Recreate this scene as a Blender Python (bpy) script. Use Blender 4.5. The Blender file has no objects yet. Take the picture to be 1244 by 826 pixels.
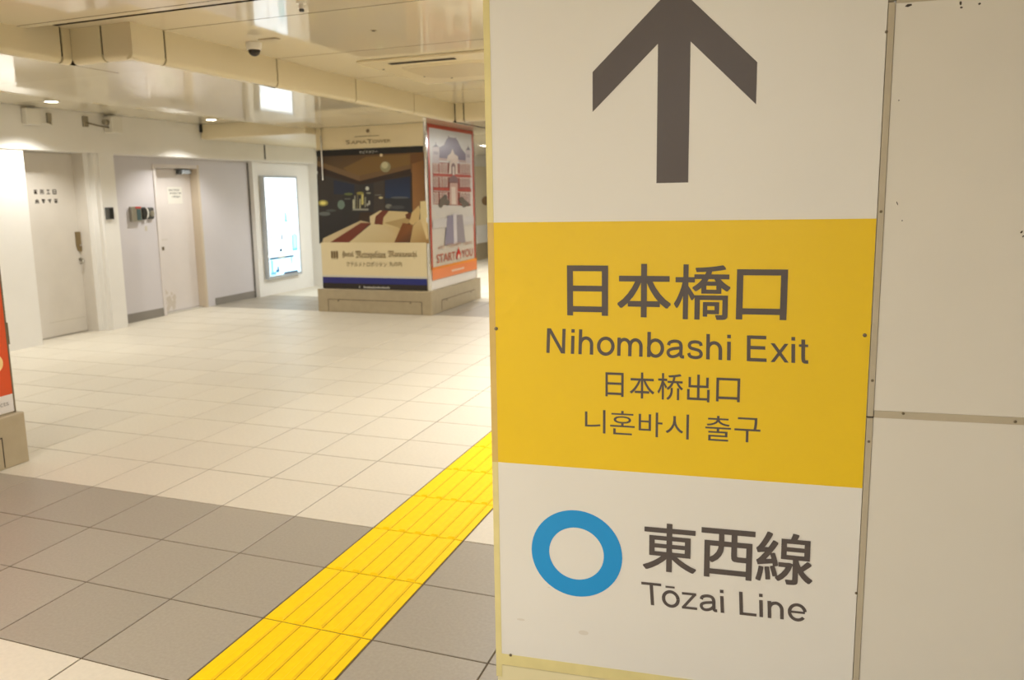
import bpy, bmesh, math, random
from mathutils import Vector, Matrix
random.seed(7)
SC = bpy.context.scene
COL = SC.collection
V = Vector

# ------------------------------------------------------------------ camera
F_PX, CX, CY, EYE = 958.1, 591.99, 379.64, 1.418      # focal length / principal point in photo pixels, eye height
PITCH, ROLL, YAW = 0.1493, -0.0205, -0.3635
_f = V((math.sin(YAW)*math.cos(PITCH), math.cos(YAW)*math.cos(PITCH), -math.sin(PITCH)))
_r0 = V((math.cos(YAW), -math.sin(YAW), 0))
_u0 = _r0.cross(_f)
_r = _r0*math.cos(ROLL) + _u0*math.sin(ROLL)
_u = _u0*math.cos(ROLL) - _r0*math.sin(ROLL)
CAM = V((0, 0, EYE))
cd = bpy.data.cameras.new('camera')
cam = bpy.data.objects.new('camera', cd)
COL.objects.link(cam)
cam.matrix_world = Matrix(((_r.x, _u.x, -_f.x, CAM.x), (_r.y, _u.y, -_f.y, CAM.y), (_r.z, _u.z, -_f.z, CAM.z), (0, 0, 0, 1)))
cd.sensor_width = 36.0
cd.lens = F_PX*36.0/1244.0
cd.shift_x = (622-CX)/1244.0
cd.shift_y = (CY-413)/1244.0
cd.clip_start = 0.05
cd.dof.use_dof = True
cd.dof.focus_distance = 2.1
cd.dof.aperture_fstop = 4.5
SC.camera = cam

def ray(x, y):
    return _r*((x-CX)/F_PX) - _u*((y-CY)/F_PX) + _f
def hit(x, y, n, d):
    n = V(n); q = ray(x, y)
    return CAM + q*((d - n.dot(CAM))/n.dot(q))
def proj(p):
    c = V(p) - CAM
    z = c.dot(_f)
    return (CX + F_PX*c.dot(_r)/z, CY - F_PX*c.dot(_u)/z, z)

# ------------------------------------------------------------------ world, exposure
SC.view_settings.view_transform = 'Standard'
SC.view_settings.look = 'None'
SC.view_settings.gamma = 1.0
SC.view_settings.use_curve_mapping = False
SC.view_settings.exposure = 0.0
w = bpy.data.worlds.new('world'); SC.world = w; w.use_nodes = True
w.node_tree.nodes['Background'].inputs[0].default_value = (0.9, 0.85, 0.75, 1)
w.node_tree.nodes['Background'].inputs[1].default_value = 0.05

WARM = (1.0, 1.0, 0.99)
P_NEAR, P_BAY, P_DOWN, P_SCREEN = 48.0, 52.0, 118.0, 1.45

# ------------------------------------------------------------------ materials
def lin(c):
    c = c/255.0
    return c/12.92 if c <= 0.04045 else ((c+0.055)/1.055)**2.4
def rgb(r, g, b):
    return (lin(r), lin(g), lin(b), 1.0)
MATS = {}
def mat(name, col, rough=0.5, metal=0.0, noise=0.0, nscale=8.0, bump=0.0, bscale=200.0, spec=0.5, rnd=0.0, coat=0.0):
    if name in MATS: return MATS[name]
    m = bpy.data.materials.new(name); m.use_nodes = True
    nt = m.node_tree; b = nt.nodes['Principled BSDF']
    b.inputs['Base Color'].default_value = rgb(*col)
    b.inputs['Roughness'].default_value = rough
    b.inputs['Metallic'].default_value = metal
    b.inputs['Specular IOR Level'].default_value = spec
    b.inputs['Coat Weight'].default_value = coat
    tc = nt.nodes.new('ShaderNodeTexCoord')
    last = None
    if noise > 0:
        n = nt.nodes.new('ShaderNodeTexNoise'); n.inputs['Scale'].default_value = nscale; n.inputs['Detail'].default_value = 4
        nt.links.new(tc.outputs['Object'], n.inputs['Vector'])
        mr = nt.nodes.new('ShaderNodeMapRange')
        mr.inputs['From Min'].default_value = 0.3; mr.inputs['From Max'].default_value = 0.7
        mr.inputs['To Min'].default_value = 1-noise; mr.inputs['To Max'].default_value = 1+noise
        nt.links.new(n.outputs['Fac'], mr.inputs['Value'])
        last = mr.outputs['Result']
    if rnd > 0:
        oi = nt.nodes.new('ShaderNodeObjectInfo')
        mr2 = nt.nodes.new('ShaderNodeMapRange')
        mr2.inputs['To Min'].default_value = 1-rnd; mr2.inputs['To Max'].default_value = 1+rnd
        nt.links.new(oi.outputs['Random'], mr2.inputs['Value'])
        if last:
            mu = nt.nodes.new('ShaderNodeMath'); mu.operation = 'MULTIPLY'
            nt.links.new(last, mu.inputs[0]); nt.links.new(mr2.outputs['Result'], mu.inputs[1]); last = mu.outputs[0]
        else: last = mr2.outputs['Result']
    if last:
        vm = nt.nodes.new('ShaderNodeVectorMath'); vm.operation = 'SCALE'
        vm.inputs[0].default_value = rgb(*col)[:3]
        nt.links.new(last, vm.inputs['Scale']); nt.links.new(vm.outputs[0], b.inputs['Base Color'])
    if bump > 0:
        n2 = nt.nodes.new('ShaderNodeTexNoise'); n2.inputs['Scale'].default_value = bscale; n2.inputs['Detail'].default_value = 3
        nt.links.new(tc.outputs['Object'], n2.inputs['Vector'])
        bp = nt.nodes.new('ShaderNodeBump'); bp.inputs['Strength'].default_value = bump; bp.inputs['Distance'].default_value = 0.002
        nt.links.new(n2.outputs['Fac'], bp.inputs['Height']); nt.links.new(bp.outputs['Normal'], b.inputs['Normal'])
    MATS[name] = m
    return m
def emit(name, col, strength):
    if name in MATS: return MATS[name]
    m = bpy.data.materials.new(name); m.use_nodes = True
    b = m.node_tree.nodes['Principled BSDF']
    b.inputs['Base Color'].default_value = rgb(*col)
    b.inputs['Emission Color'].default_value = rgb(*col)
    b.inputs['Emission Strength'].default_value = strength
    MATS[name] = m
    return m
def print_mat(name, rough=0.25, glow=0.0):
    if name in MATS: return MATS[name]
    m = bpy.data.materials.new(name); m.use_nodes = True
    nt = m.node_tree; b = nt.nodes['Principled BSDF']
    a = nt.nodes.new('ShaderNodeVertexColor'); a.layer_name = 'ink'
    nt.links.new(a.outputs['Color'], b.inputs['Base Color'])
    b.inputs['Roughness'].default_value = rough
    if glow > 0:
        nt.links.new(a.outputs['Color'], b.inputs['Emission Color'])
        b.inputs['Emission Strength'].default_value = glow
    MATS[name] = m
    return m

M_TILE = mat('pale_floor_tile', (212, 204, 187), 0.42, noise=0.035, nscale=60, bump=0.05, bscale=300, rnd=0.035)
M_TILED = mat('grey_floor_tile', (160, 152, 138), 0.42, noise=0.06, nscale=90, bump=0.05, bscale=300, rnd=0.05)
M_GROUT = mat('grout', (96, 82, 60), 0.9, noise=0.1, nscale=20)
M_YEL = mat('tactile_yellow', (248, 207, 0), 0.6, noise=0.04, nscale=30, bump=0.05, bscale=250, spec=0.2)
M_BARSHADE = mat('tactile_bar_shade', (196, 146, 0), 0.8, noise=.15, nscale=40, spec=.2)  # darker yellow that paints the shaded side of the bars
M_CEIL = mat('glossy_ceiling_panel', (224, 214, 190), 0.06, noise=0.01, nscale=2)
M_FASC = mat('fascia_panel', (224, 211, 178), 0.3, noise=0.01, nscale=3)
M_DARKGAP = mat('dark_joint', (40, 28, 14), 0.9)
M_WALL = mat('wall_paint', (233, 230, 224), 0.55, noise=0.02, nscale=3, bump=0.03, bscale=120)
M_WALLL = mat('lilac_wall_panel', (205, 200, 202), 0.45, noise=0.015, nscale=3)
M_DOOR1 = mat('cream_steel_door', (214, 207, 196), 0.4, noise=0.03, nscale=4)
M_DOOR2 = mat('grey_steel_door', (216, 208, 203), 0.4, noise=0.025, nscale=4)
M_SKIRT = mat('grey_skirting', (136, 130, 122), 0.5, noise=0.03, nscale=10)
M_PLINTH = mat('plinth_metal', (168, 153, 124), 0.38, metal=0.0, noise=0.05, nscale=12)
M_HOARD = mat('hoarding_white', (225, 220, 210), 0.42, noise=0.015, nscale=2.5, bump=0.02, bscale=60)
M_SIGNW = mat('sign_white_film', (232, 229, 223), 0.35, noise=0.012, nscale=3)
M_SIGNY = mat('sign_yellow_film', (238, 200, 20), 0.35, noise=0.012, nscale=3)
M_SIGNK = mat('sign_dark_ink', (86, 77, 75), 0.4)
M_SIGNB = mat('sign_blue_ink', (18, 150, 222), 0.4)
M_TAPE = mat('pale_yellow_tape', (226, 213, 152), 0.35, noise=0.05, nscale=15)
M_JOINT = mat('joint_strip_beige', (188, 177, 155), 0.4, noise=0.03, nscale=10)
M_SCREW = mat('screw_grey', (120, 108, 88), 0.4, metal=0.6)
M_STEEL = mat('brushed_steel', (170, 164, 150), 0.3, metal=0.8, noise=0.04, nscale=40)
M_BLACK = mat('black_plastic', (28, 27, 26), 0.35)
M_DGREY = mat('dark_grey_plastic', (78, 78, 76), 0.4)
M_WPLAS = mat('white_plastic', (226, 222, 212), 0.4)
M_DOME = mat('smoked_dome', (30, 22, 18), 0.08)
M_CHROME = mat('chrome_trim', (220, 218, 214), 0.12, metal=1.0)
M_GAL = mat('aluminium_frame', (190, 195, 200), 0.3, metal=0.6)
M_PANELWHITE = mat('poster_panel_edge', (225, 218, 205), 0.4)
M_CREAMPOST = mat('cream_poster_edge', (224, 212, 182), 0.35)
M_MARK = mat('scuff_mark', (60, 52, 42), 0.7)
M_SMUDGE = mat('grey_smudge', (196, 188, 172), 0.5)
M_RED = mat('red_led_cover', (190, 60, 60), 0.3)
M_LAMP = emit('lamp_diffuser', (255, 240, 214), 4.0)

# ------------------------------------------------------------------ mesh helpers
def obj(name, bm, m=None, parent=None, smooth=False):
    me = bpy.data.meshes.new(name); bm.normal_update(); bm.to_mesh(me); bm.free()
    for k in (m if isinstance(m, (list, tuple)) else [m]):
        if k: me.materials.append(k)
    if smooth: me.shade_smooth()
    o = bpy.data.objects.new(name, me); COL.objects.link(o)
    if parent:
        o.parent = parent
        o.matrix_parent_inverse = Matrix.Translation(-parent.location)   # parents are only ever translated
    return o
def share(src, name, loc, parent):
    o = bpy.data.objects.new(name, src.data if isinstance(src, bpy.types.Object) else src); COL.objects.link(o)
    o.location = loc
    o.parent = parent
    if parent: o.matrix_parent_inverse = Matrix.Translation(-parent.location)
    return o
def empty(name, loc=(0, 0, 0)):
    o = bpy.data.objects.new(name, None); COL.objects.link(o); o.location = loc; o.empty_display_size = 0.1
    return o
def tag(o, label=None, cat=None, group=None, kind=None):
    if label: o['label'] = label
    if cat: o['category'] = cat
    if group: o['group'] = group
    if kind: o['kind'] = kind
    return o
def bx(bm, x0, x1, y0, y1, z0, z1, bev=0.0, mi=0):
    vs = [bm.verts.new((x, y, z)) for x in (x0, x1) for y in (y0, y1) for z in (z0, z1)]
    fs = [bm.faces.new([vs[i] for i in q]) for q in ((0, 1, 3, 2), (4, 6, 7, 5), (0, 4, 5, 1), (2, 3, 7, 6), (0, 2, 6, 4), (1, 5, 7, 3))]
    for f in fs: f.material_index = mi
    if bev > 0:
        es = list({e for f in fs for e in f.edges})
        bmesh.ops.bevel(bm, geom=es, offset=bev, segments=2, profile=0.5, affect='EDGES')
    return fs
def box(name, x0, x1, y0, y1, z0, z1, m, parent=None, bev=0.0):
    bm = bmesh.new(); bx(bm, x0, x1, y0, y1, z0, z1, bev)
    return obj(name, bm, m, parent)
def lathe(bm, prof, c, axis, seg=24, cap=True):
    """prof: list of (radius, height along axis) from base outward; axis unit Vector"""
    axis = V(axis).normalized()
    a = axis.orthogonal().normalized(); b = axis.cross(a)
    rings = []
    for r, h in prof:
        p0 = V(c) + axis*h
        rings.append([bm.verts.new(p0 + a*(r*math.cos(2*math.pi*k/seg)) + b*(r*math.sin(2*math.pi*k/seg))) for k in range(seg)])
    for i in range(len(rings)-1):
        for k in range(seg):
            bm.faces.new((rings[i][k], rings[i][(k+1) % seg], rings[i+1][(k+1) % seg], rings[i+1][k]))
    if cap:
        bm.faces.new(list(reversed(rings[0]))); bm.faces.new(rings[-1])
def tube(bm, pts, r, seg=8):
    pts = [V(p) for p in pts]
    rings = []
    for i, p in enumerate(pts):
        t = (pts[min(i+1, len(pts)-1)] - pts[max(i-1, 0)]).normalized()
        a = t.orthogonal().normalized() if i == 0 else (prev - t*prev.dot(t)).normalized()
        prev = a
        b = t.cross(a)
        rings.append([bm.verts.new(p + (a*math.cos(2*math.pi*k/seg) + b*math.sin(2*math.pi*k/seg))*r) for k in range(seg)])
    for i in range(len(rings)-1):
        for k in range(seg):
            bm.faces.new((rings[i][k], rings[i][(k+1) % seg], rings[i+1][(k+1) % seg], rings[i+1][k]))
    bm.faces.new(list(reversed(rings[0]))); bm.faces.new(rings[-1])

# flat print: 2-D shapes laid on a plane (origin o, right u, up v, outward n)
class Plane:
    def __init__(s, o, u, v):
        s.o, s.u, s.v = V(o), V(u).normalized(), V(v).normalized(); s.n = s.u.cross(s.v).normalized()
    def p(s, a, b, h=0.0): return s.o + s.u*a + s.v*b + s.n*h
    def uv(s, x, y):
        q = hit(x, y, s.n, s.n.dot(s.o)) - s.o
        return (q.dot(s.u), q.dot(s.v))
def stroke(pts, wd, closed=False):
    """polyline -> quads of constant width with mitred joins"""
    P = [V((a, b)) for a, b in pts]; n = len(P); L = []; R = []
    for i in range(n):
        if closed: d0 = (P[i]-P[i-1]); d1 = (P[(i+1) % n]-P[i])
        else: d0 = P[i]-P[i-1] if i else P[1]-P[0]; d1 = P[i+1]-P[i] if i < n-1 else P[i]-P[i-1]
        d0 = d0.normalized(); d1 = d1.normalized()
        n0 = V((-d0.y, d0.x)); n1 = V((-d1.y, d1.x))
        m = (n0+n1)
        m = m.normalized() if m.length > 1e-4 else n0
        k = min(2.0, 1/max(0.3, m.dot(n0)))
        L.append(P[i]+m*(wd/2*k)); R.append(P[i]-m*(wd/2*k))
    q = []
    for i in range(n if closed else n-1):
        j = (i+1) % n
        q.append([tuple(R[i]), tuple(R[j]), tuple(L[j]), tuple(L[i])])
    return q
def spline(pts, k=8):
    P = [V(p) for p in pts]; out = []
    for i in range(len(P)-1):
        p0 = P[i-1] if i else P[0]*2-P[1]; p1, p2 = P[i], P[i+1]; p3 = P[i+2] if i+2 < len(P) else P[-1]*2-P[-2]
        for j in range(k):
            t = j/k
            out.append(tuple(0.5*((2*p1)+(p2-p0)*t+(2*p0-5*p1+4*p2-p3)*t*t+(3*p1-p0-3*p2+p3)*t*t*t)))
    out.append(tuple(P[-1]))
    return out
def ell(cx, cy, rx, ry, k=28, a0=0, a1=360):
    full = abs(a1-a0) >= 360
    n = k if full else k+1
    return [(cx+rx*math.cos(math.radians(a0+(a1-a0)*i/k)), cy+ry*math.sin(math.radians(a0+(a1-a0)*i/k))) for i in range(n)]
class Layered(list):
    lift = 0.0
def flat(name, pl, polys, m, parent, h=0.0006):
    bm = bmesh.new()
    for poly in polys:
        dh = getattr(poly, 'lift', 0.0)
        try: bm.faces.new([bm.verts.new(pl.p(a, b, h+dh)) for a, b in poly])
        except ValueError: pass
    bmesh.ops.triangulate(bm, faces=[f for f in bm.faces if len(f.verts) > 4])
    return obj(name, bm, m, parent)
def picture(name, pl, shapes, m, parent, h=0.0006, step=0.00012):
    """shapes: list of (polygon, colour) or (polygon, [colour per vertex]), painted back to front"""
    bm = bmesh.new(); cl = bm.loops.layers.float_color.new('ink')
    for i, (poly, c) in enumerate(shapes):
        f = bm.faces.new([bm.verts.new(pl.p(a, b, h+step*i)) for a, b in poly])
        for k, l in enumerate(f.loops):
            cc = c[k] if isinstance(c, list) else c
            l[cl] = rgb(*cc)
    return obj(name, bm, m, parent)
def rect(a0, a1, b0, b1): return [(a0, b0), (a1, b0), (a1, b1), (a0, b1)]

_DG = None
def glyphs(text):
    """triangulated outline of text in the built-in font: list of polygons, bbox"""
    c = bpy.data.curves.new('lettering', 'FONT'); c.body = text; c.resolution_u = 4
    o = bpy.data.objects.new('lettering', c); COL.objects.link(o)
    bpy.context.view_layer.update()
    me = bpy.data.meshes.new_from_object(o.evaluated_get(bpy.context.evaluated_depsgraph_get()))
    polys = [[(me.vertices[i].co.x, me.vertices[i].co.y) for i in p.vertices] for p in me.polygons]
    bpy.data.objects.remove(o); bpy.data.curves.remove(c); bpy.data.meshes.remove(me)
    xs = [q[0] for p in polys for q in p]; ys = [q[1] for p in polys for q in p]
    return polys, (min(xs), max(xs), min(ys), max(ys))
def text_polys(text, quad, bold=0.0):
    """fit text into quad = [(bl), (br), (tr), (tl)] in plane units; bold adds shifted copies (fraction of height)"""
    polys, (x0, x1, y0, y1) = glyphs(text)
    bl, br, tr, tl = [V(q) for q in quad]
    hgt = (tl-bl).length; out = []
    sh = [(0, 0)] + ([(a*bold*hgt, b*bold*hgt) for a in (-1, 0, 1) for b in (-1, 0, 1) if (a or b)] if bold else [])
    if bold:
        k = bold*hgt
        ux = (br-bl).normalized()*k; uy = (tl-bl).normalized()*k
        bl = bl+ux+uy; br = br-ux+uy; tr = tr-ux-uy; tl = tl+ux-uy
    for k_, (dx, dy) in enumerate(sh):
        for p in polys:
            q = Layered(); q.lift = k_*0.00009
            for x, y in p:
                a = (x-x0)/(x1-x0); b = (y-y0)/(y1-y0)
                e = bl*(1-a)*(1-b)+br*a*(1-b)+tr*a*b+tl*(1-a)*b
                q.append((e.x+dx, e.y+dy))
            out.append(q)
    return out

# ------------------------------------------------------------------ dimensions of the place (metres)
TX, X0 = 0.400, -2.031                # tile pitch across the corridor and a joint line
ZS, ZU, ZN = 2.25, 2.455, 2.405       # lower ceiling, raised bay, near ceiling
XA, XB = -4.10, -3.63                 # fascia planes before and after the jog
YN, YJ, YE = 3.47, 3.77, 8.62         # near ceiling edge, jog, far end of the bay
XH, ZH, ZR = -6.985, 1.94, 2.36       # bulkhead over the doors, raised strip of ceiling in front of it
XFAR = -6.23                          # far aisle wall
XW = -7.20                            # door wall
XR, YB, YF = 4.0, -5.0, 20.0          # right wall, back wall, far wall
def row_y(r):
    y0 = 2.8452
    return y0 + r*0.387 if r <= 4 else y0 + 4*0.387 + (r-4)*0.4087
DARK_ROWS = {-3, -2, -1, 14, 15, 16}
TH = 0.094
SU, SN = V((math.cos(TH), math.sin(TH), 0)), V((-math.sin(TH), math.cos(TH), 0))
SD = 1.975                            # distance of the hoarding plane
HB = Plane(SN*SD, SU, (0, 0, 1))      # outward normal faces the camera

# ------------------------------------------------------------------ floor
floor = tag(box('floor', -7.6, XR+.2, YB-.2, YF+.2, -0.20, -0.0025, M_GROUT),
            'station concourse floor of pale and grey square tiles', 'floor', kind='structure')
G = 0.0030
def tile_mesh(wx, wy, m, name):
    bm = bmesh.new(); a, b, c = wx/2-G, wy/2-G, 0.0012
    lo = [bm.verts.new((x, y, -0.010)) for x, y in ((-a, -b), (a, -b), (a, b), (-a, b))]
    md = [bm.verts.new((x, y, -0.0010)) for x, y in ((-a, -b), (a, -b), (a, b), (-a, b))]
    tp = [bm.verts.new((x, y, 0)) for x, y in ((-a+c, -b+c), (a-c, -b+c), (a-c, b-c), (-a+c, b-c))]
    for q, s in ((lo, md), (md, tp)):
        for k in range(4): bm.faces.new((q[k], q[(k+1) % 4], s[(k+1) % 4], s[k]))
    bm.faces.new(tp)
    me = bpy.data.meshes.new(name); bm.normal_update(); bm.to_mesh(me); bm.free(); me.materials.append(m)
    return me
def occupied(x, y):
    return ((-5.47 < x < -3.87 and (1.55 < y < 3.04 or 8.42 < y < 10.05)) or x < -7.3)
cells = []
for c in range(-14, 16):
    for r in range(-21, 44):
        if c == 1: continue                                # the tactile strip lies here
        sh = 0.022 if c > 1 else 0.0
        xa, xb = X0+c*TX+sh, X0+(c+1)*TX+sh; ya, yb = row_y(r), row_y(r+1)
        if yb > YF or ya < YB or xb > XR+.1: continue
        px, py, pz = proj(((xa+xb)/2, (ya+yb)/2, 0))
        area = 0
        if pz > 0.3 and -60 < px < 640 and 150 < py < 900 and not occupied((xa+xb)/2, (ya+yb)/2) and ya < 7.2:
            q = [proj(p) for p in ((xa, ya, 0), (xb, ya, 0), (xb, yb, 0), (xa, yb, 0))]
            if max(t[0] for t in q) > 0 and min(t[0] for t in q) < 605 and min(t[1] for t in q) < 826:
                area = abs(sum(q[i][0]*q[(i+1) % 4][1]-q[(i+1) % 4][0]*q[i][1] for i in range(4)))/2
        cells.append((area, c, r, xa, xb, ya, yb))
cells.sort(key=lambda t: -t[0])
tiles = {(d, f): tile_mesh(TX, 0.387 if f == 0 else 0.4087, M_TILED if d else M_TILE, 'tile') for d in (0, 1) for f in (0, 1)}
rest = bmesh.new()
nt_ = 0
for area, c, r, xa, xb, ya, yb in cells:
    dark = 1 if r in DARK_ROWS else 0
    if area > 0 and nt_ < 295:
        share(tiles[(dark, 0 if r < 4 else 1)], 'tile', ((xa+xb)/2, (ya+yb)/2, random.uniform(-0.0003, 0.0003)), floor); nt_ += 1
    else:
        vs = [rest.verts.new(p) for p in ((xa+G, ya+G, 0), (xb-G, ya+G, 0), (xb-G, yb-G, 0), (xa+G, yb-G, 0))]
        lo = [rest.verts.new((v.co.x, v.co.y, -0.006)) for v in vs]
        f = rest.faces.new(vs); f.material_index = dark
        for k in range(4):
            rest.faces.new((lo[k], lo[(k+1) % 4], vs[(k+1) % 4], vs[k])).material_index = dark
tag(obj('tile_field', rest, [M_TILE, M_TILED], floor), kind='stuff')

# tactile guiding strip: one block per tile row, five bars on each
SXC, SW = -1.4200, 0.418
strip = tag(empty('tactile_paving', (SXC, row_y(-3), 0)),
            'bright yellow tactile guiding strip running along the floor past the sign', 'tactile paving')
def bar_mesh(ty):
    bm = bmesh.new(); hl, w0, w1, hh = ty/2-0.006, 0.0185, 0.0125, 0.005
    a = [bm.verts.new(p) for p in ((-w0, -hl, 0), (w0, -hl, 0), (w0, hl, 0), (-w0, hl, 0))]
    b = [bm.verts.new(p) for p in ((-w1, -hl+.006, hh), (w1, -hl+.006, hh), (w1, hl-.006, hh), (-w1, hl-.006, hh))]
    for k in range(4): bm.faces.new((a[k], a[(k+1) % 4], b[(k+1) % 4], b[k]))
    bm.faces.new(b)
    for sx in (1,):                      # shade line painted along one foot of the bar
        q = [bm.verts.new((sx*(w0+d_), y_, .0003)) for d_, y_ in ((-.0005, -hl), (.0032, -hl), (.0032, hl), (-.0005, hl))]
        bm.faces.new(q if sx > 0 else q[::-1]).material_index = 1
    me = bpy.data.meshes.new('bar'); bm.normal_update(); bm.to_mesh(me); bm.free(); me.materials.append(M_YEL); me.materials.append(M_BARSHADE)
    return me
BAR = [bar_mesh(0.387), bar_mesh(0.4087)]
BLK = [tile_mesh(SW, 0.387, M_YEL, 'block'), tile_mesh(SW, 0.4087, M_YEL, 'block')]
for r in range(-20, 42):
    if row_y(r+1) > YF or row_y(r) < YB: continue
    ya, yb = row_y(r), row_y(r+1); f = 0 if r < 4 else 1
    b = share(BLK[f], 'block', (SXC, (ya+yb)/2, 0.0006), strip)
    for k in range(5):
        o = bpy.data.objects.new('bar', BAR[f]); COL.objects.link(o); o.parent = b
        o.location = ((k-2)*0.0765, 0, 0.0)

# ------------------------------------------------------------------ ceilings
def cpanel(x0, x1, y0, y1, z, name, parent, m=None, tilt=0.0, t=0.012, g=0.004):
    bm = bmesh.new(); bx(bm, x0+g, x1-g, y0+g, y1-g, z, z+t, 0.0)
    if tilt:
        for v in bm.verts: v.co.z -= math.tan(tilt)*(v.co.y-(y0+y1)/2)
    bm.normal_update()
    for f in bm.faces: f.material_index = 0 if abs(f.normal.z) > .5 else 1
    return obj(name, bm, [m or M_CEIL, M_DARKGAP], parent)
ceiling = tag(box('ceiling', -7.6, XR+.2, YB-.2, YF+.2, ZU+.03, ZU+.15, M_DARKGAP),
              'glossy cream metal panel ceiling with a raised bay', 'ceiling', kind='structure')
# lower ceiling over the aisle, left of the raised bay
ys = [YB, -3.0, -1.9, -0.8, 0.3, 1.4, 2.4, YJ-.6, 4.17, 5.22, 5.72, 6.24, 6.62, 7.32, 8.45, 9.6, 10.85]
for a, b in zip(ys[:-1], ys[1:]):
    xr = XA if b <= 4.0 else XB
    tl = math.radians(0.9) if 4.1 < a < 7.2 else 0.0
    if a < YJ < b:
        cpanel(-5.57, XA-.034, a, b, ZS, 'ceiling_panel', ceiling)
        cpanel(XA-.034, XB-.034, YJ+.034, b, ZS, 'ceiling_panel', ceiling)
    else:
        cpanel(-5.57, xr-.034, a, b, ZS, 'ceiling_panel', ceiling, tilt=tl)
# raised border strip along the bulkhead that carries the downlights, and the step down from it
for a, b in zip((YB, -2.5, 0.5, 3.2, 5.62), (-2.5, 0.5, 3.2, 5.62, 8.27)):
    cpanel(XH, -5.55, a, b, ZR, 'border_panel', ceiling)
bm = bmesh.new(); bx(bm, -5.572, -5.560, YB, 8.26, ZS, ZR+.01); obj('step_edge', bm, M_FASC, ceiling)
# beyond the bay
for a, b in zip((10.85, 12.2, 14.0, 16.0, 18.0), (12.2, 14.0, 16.0, 18.0, YF)):
    cpanel(XFAR-.05, XB, a, b, ZS, 'ceiling_panel', ceiling)
for a, b in zip((YE+.034, 9.7, 11.0, 12.4, 14.5, 17.0), (9.7, 11.0, 12.4, 14.5, 17.0, YF)):
    cpanel(XB, XR, a, b, ZS, 'ceiling_panel', ceiling)
# raised bay
yb_ = [3.668, 4.04, 5.2, 6.37, 7.55, YE+.01]
for a, b in zip(yb_[:-1], yb_[1:]):
    xl = XA-.02 if a < 3.7 else XB-.02
    for xa, xb in ((xl, -1.5), (-1.5, 1.2), (1.2, XR)):
        cpanel(xa, xb, a, b, ZU, 'bay_panel', ceiling)
# near ceiling, one narrow strip at its edge
yn_ = [YB, -3.4, -2.2, -1.0, 0.2, 1.4, 2.6, 3.405, YN]
for a, b in zip(yn_[:-1], yn_[1:]):
    for xa, xb in ((XA-.35, -1.2), (-1.2, 1.2), (1.2, XR)):
        cpanel(xa, xb, a, b, ZN, 'near_panel', ceiling, t=0.03 if b == YN else 0.012)

# fascia of the raised bay (rounded lower edge, dark open joints)
def fascia_profile(h0, h1, r=0.035, d=0.048, k=5):
    """(depth behind the face, z) polyline: top, face, rounded lower edge, underside"""
    pts = [(0.0, h1), (0.0, h0+r)]
    for i in range(1, k+1):
        t = math.pi/2*i/k
        pts.append((r*(1-math.cos(t)), h0+r-r*math.sin(t)))
    pts.append((d, h0))
    return pts
def fascia_piece(name, axis, at, back, a, b, h0, h1, parent, m=M_FASC, d=0.048):
    """axis 'y': runs along y at x=at, back = sign of the direction behind the face"""
    bm = bmesh.new(); pr_ = fascia_profile(h0, h1, d=d)
    pr_ = pr_ + [(d, h0+.008), (0.04, h0+.008), (0.008, h0+.045), (0.008, h1)]
    rg = [[bm.verts.new((at+back*dd, t, z) if axis == 'y' else (t, at+back*dd, z)) for dd, z in pr_] for t in (a, b)]
    n = len(pr_)
    for i in range(n): bm.faces.new((rg[0][i], rg[1][i], rg[1][(i+1) % n], rg[0][(i+1) % n]))
    bm.faces.new(rg[0]); bm.faces.new(rg[1])
    bmesh.ops.recalc_face_normals(bm, faces=bm.faces[:])
    return obj(name, bm, m, parent)
trim1 = tag(empty('trim_1', (XB, 6.0, ZS)), 'cream metal fascia around the raised ceiling bay', 'fascia', kind='structure')
GJ = 0.0075
yj = [YJ, 4.04, 5.2, 6.37, 7.55, YE]
for a, b in zip(yj[:-1], yj[1:]):
    fascia_piece('fascia_panel', 'y', XB, -1, a+(0 if a == YJ else GJ), b-GJ, ZS-.003, ZU, trim1)
ya_ = [YB, -3.0, -1.2, 0.6, 2.2, 3.70]
for a, b in zip(ya_[:-1], ya_[1:]):
    fascia_piece('fascia_panel', 'y', XA, -1, a+GJ, b-GJ, ZS-.003, ZU, trim1)
fascia_piece('fascia_panel', 'y', XA, -1, 3.70+GJ, YJ-.001, ZS-.003, ZU, trim1)
fascia_piece('fascia_panel', 'x', YJ, 1, XA, -3.86-GJ, ZS-.0015, ZU, trim1)
fascia_piece('fascia_panel', 'x', YJ, 1, -3.86+GJ, XB-.0085, ZS-.0015, ZU, trim1)
xe = [XB, -3.52, -2.3, -1.1, 0.1, 1.3, 2.5, XR]
for a, b in zip(xe[:-1], xe[1:]):
    fascia_piece('fascia_panel', 'x', YE, 1, a+GJ, b-GJ, ZS-.003, ZU, trim1)
bm = bmesh.new()                       # dark backing seen through the joints
bx(bm, XB-.03, XB-.012, YJ+.02, YE, ZS+.035, ZU)
bx(bm, XA-.03, XA-.012, YB, YJ, ZS+.035, ZU)
bx(bm, XA, XB-.04, YJ+.012, YJ+.03, ZS+.035, ZU)
bx(bm, XB, XR, YE+.012, YE+.03, ZS+.035, ZU)
obj('joint_backing', bm, M_DARKGAP, trim1)

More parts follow.
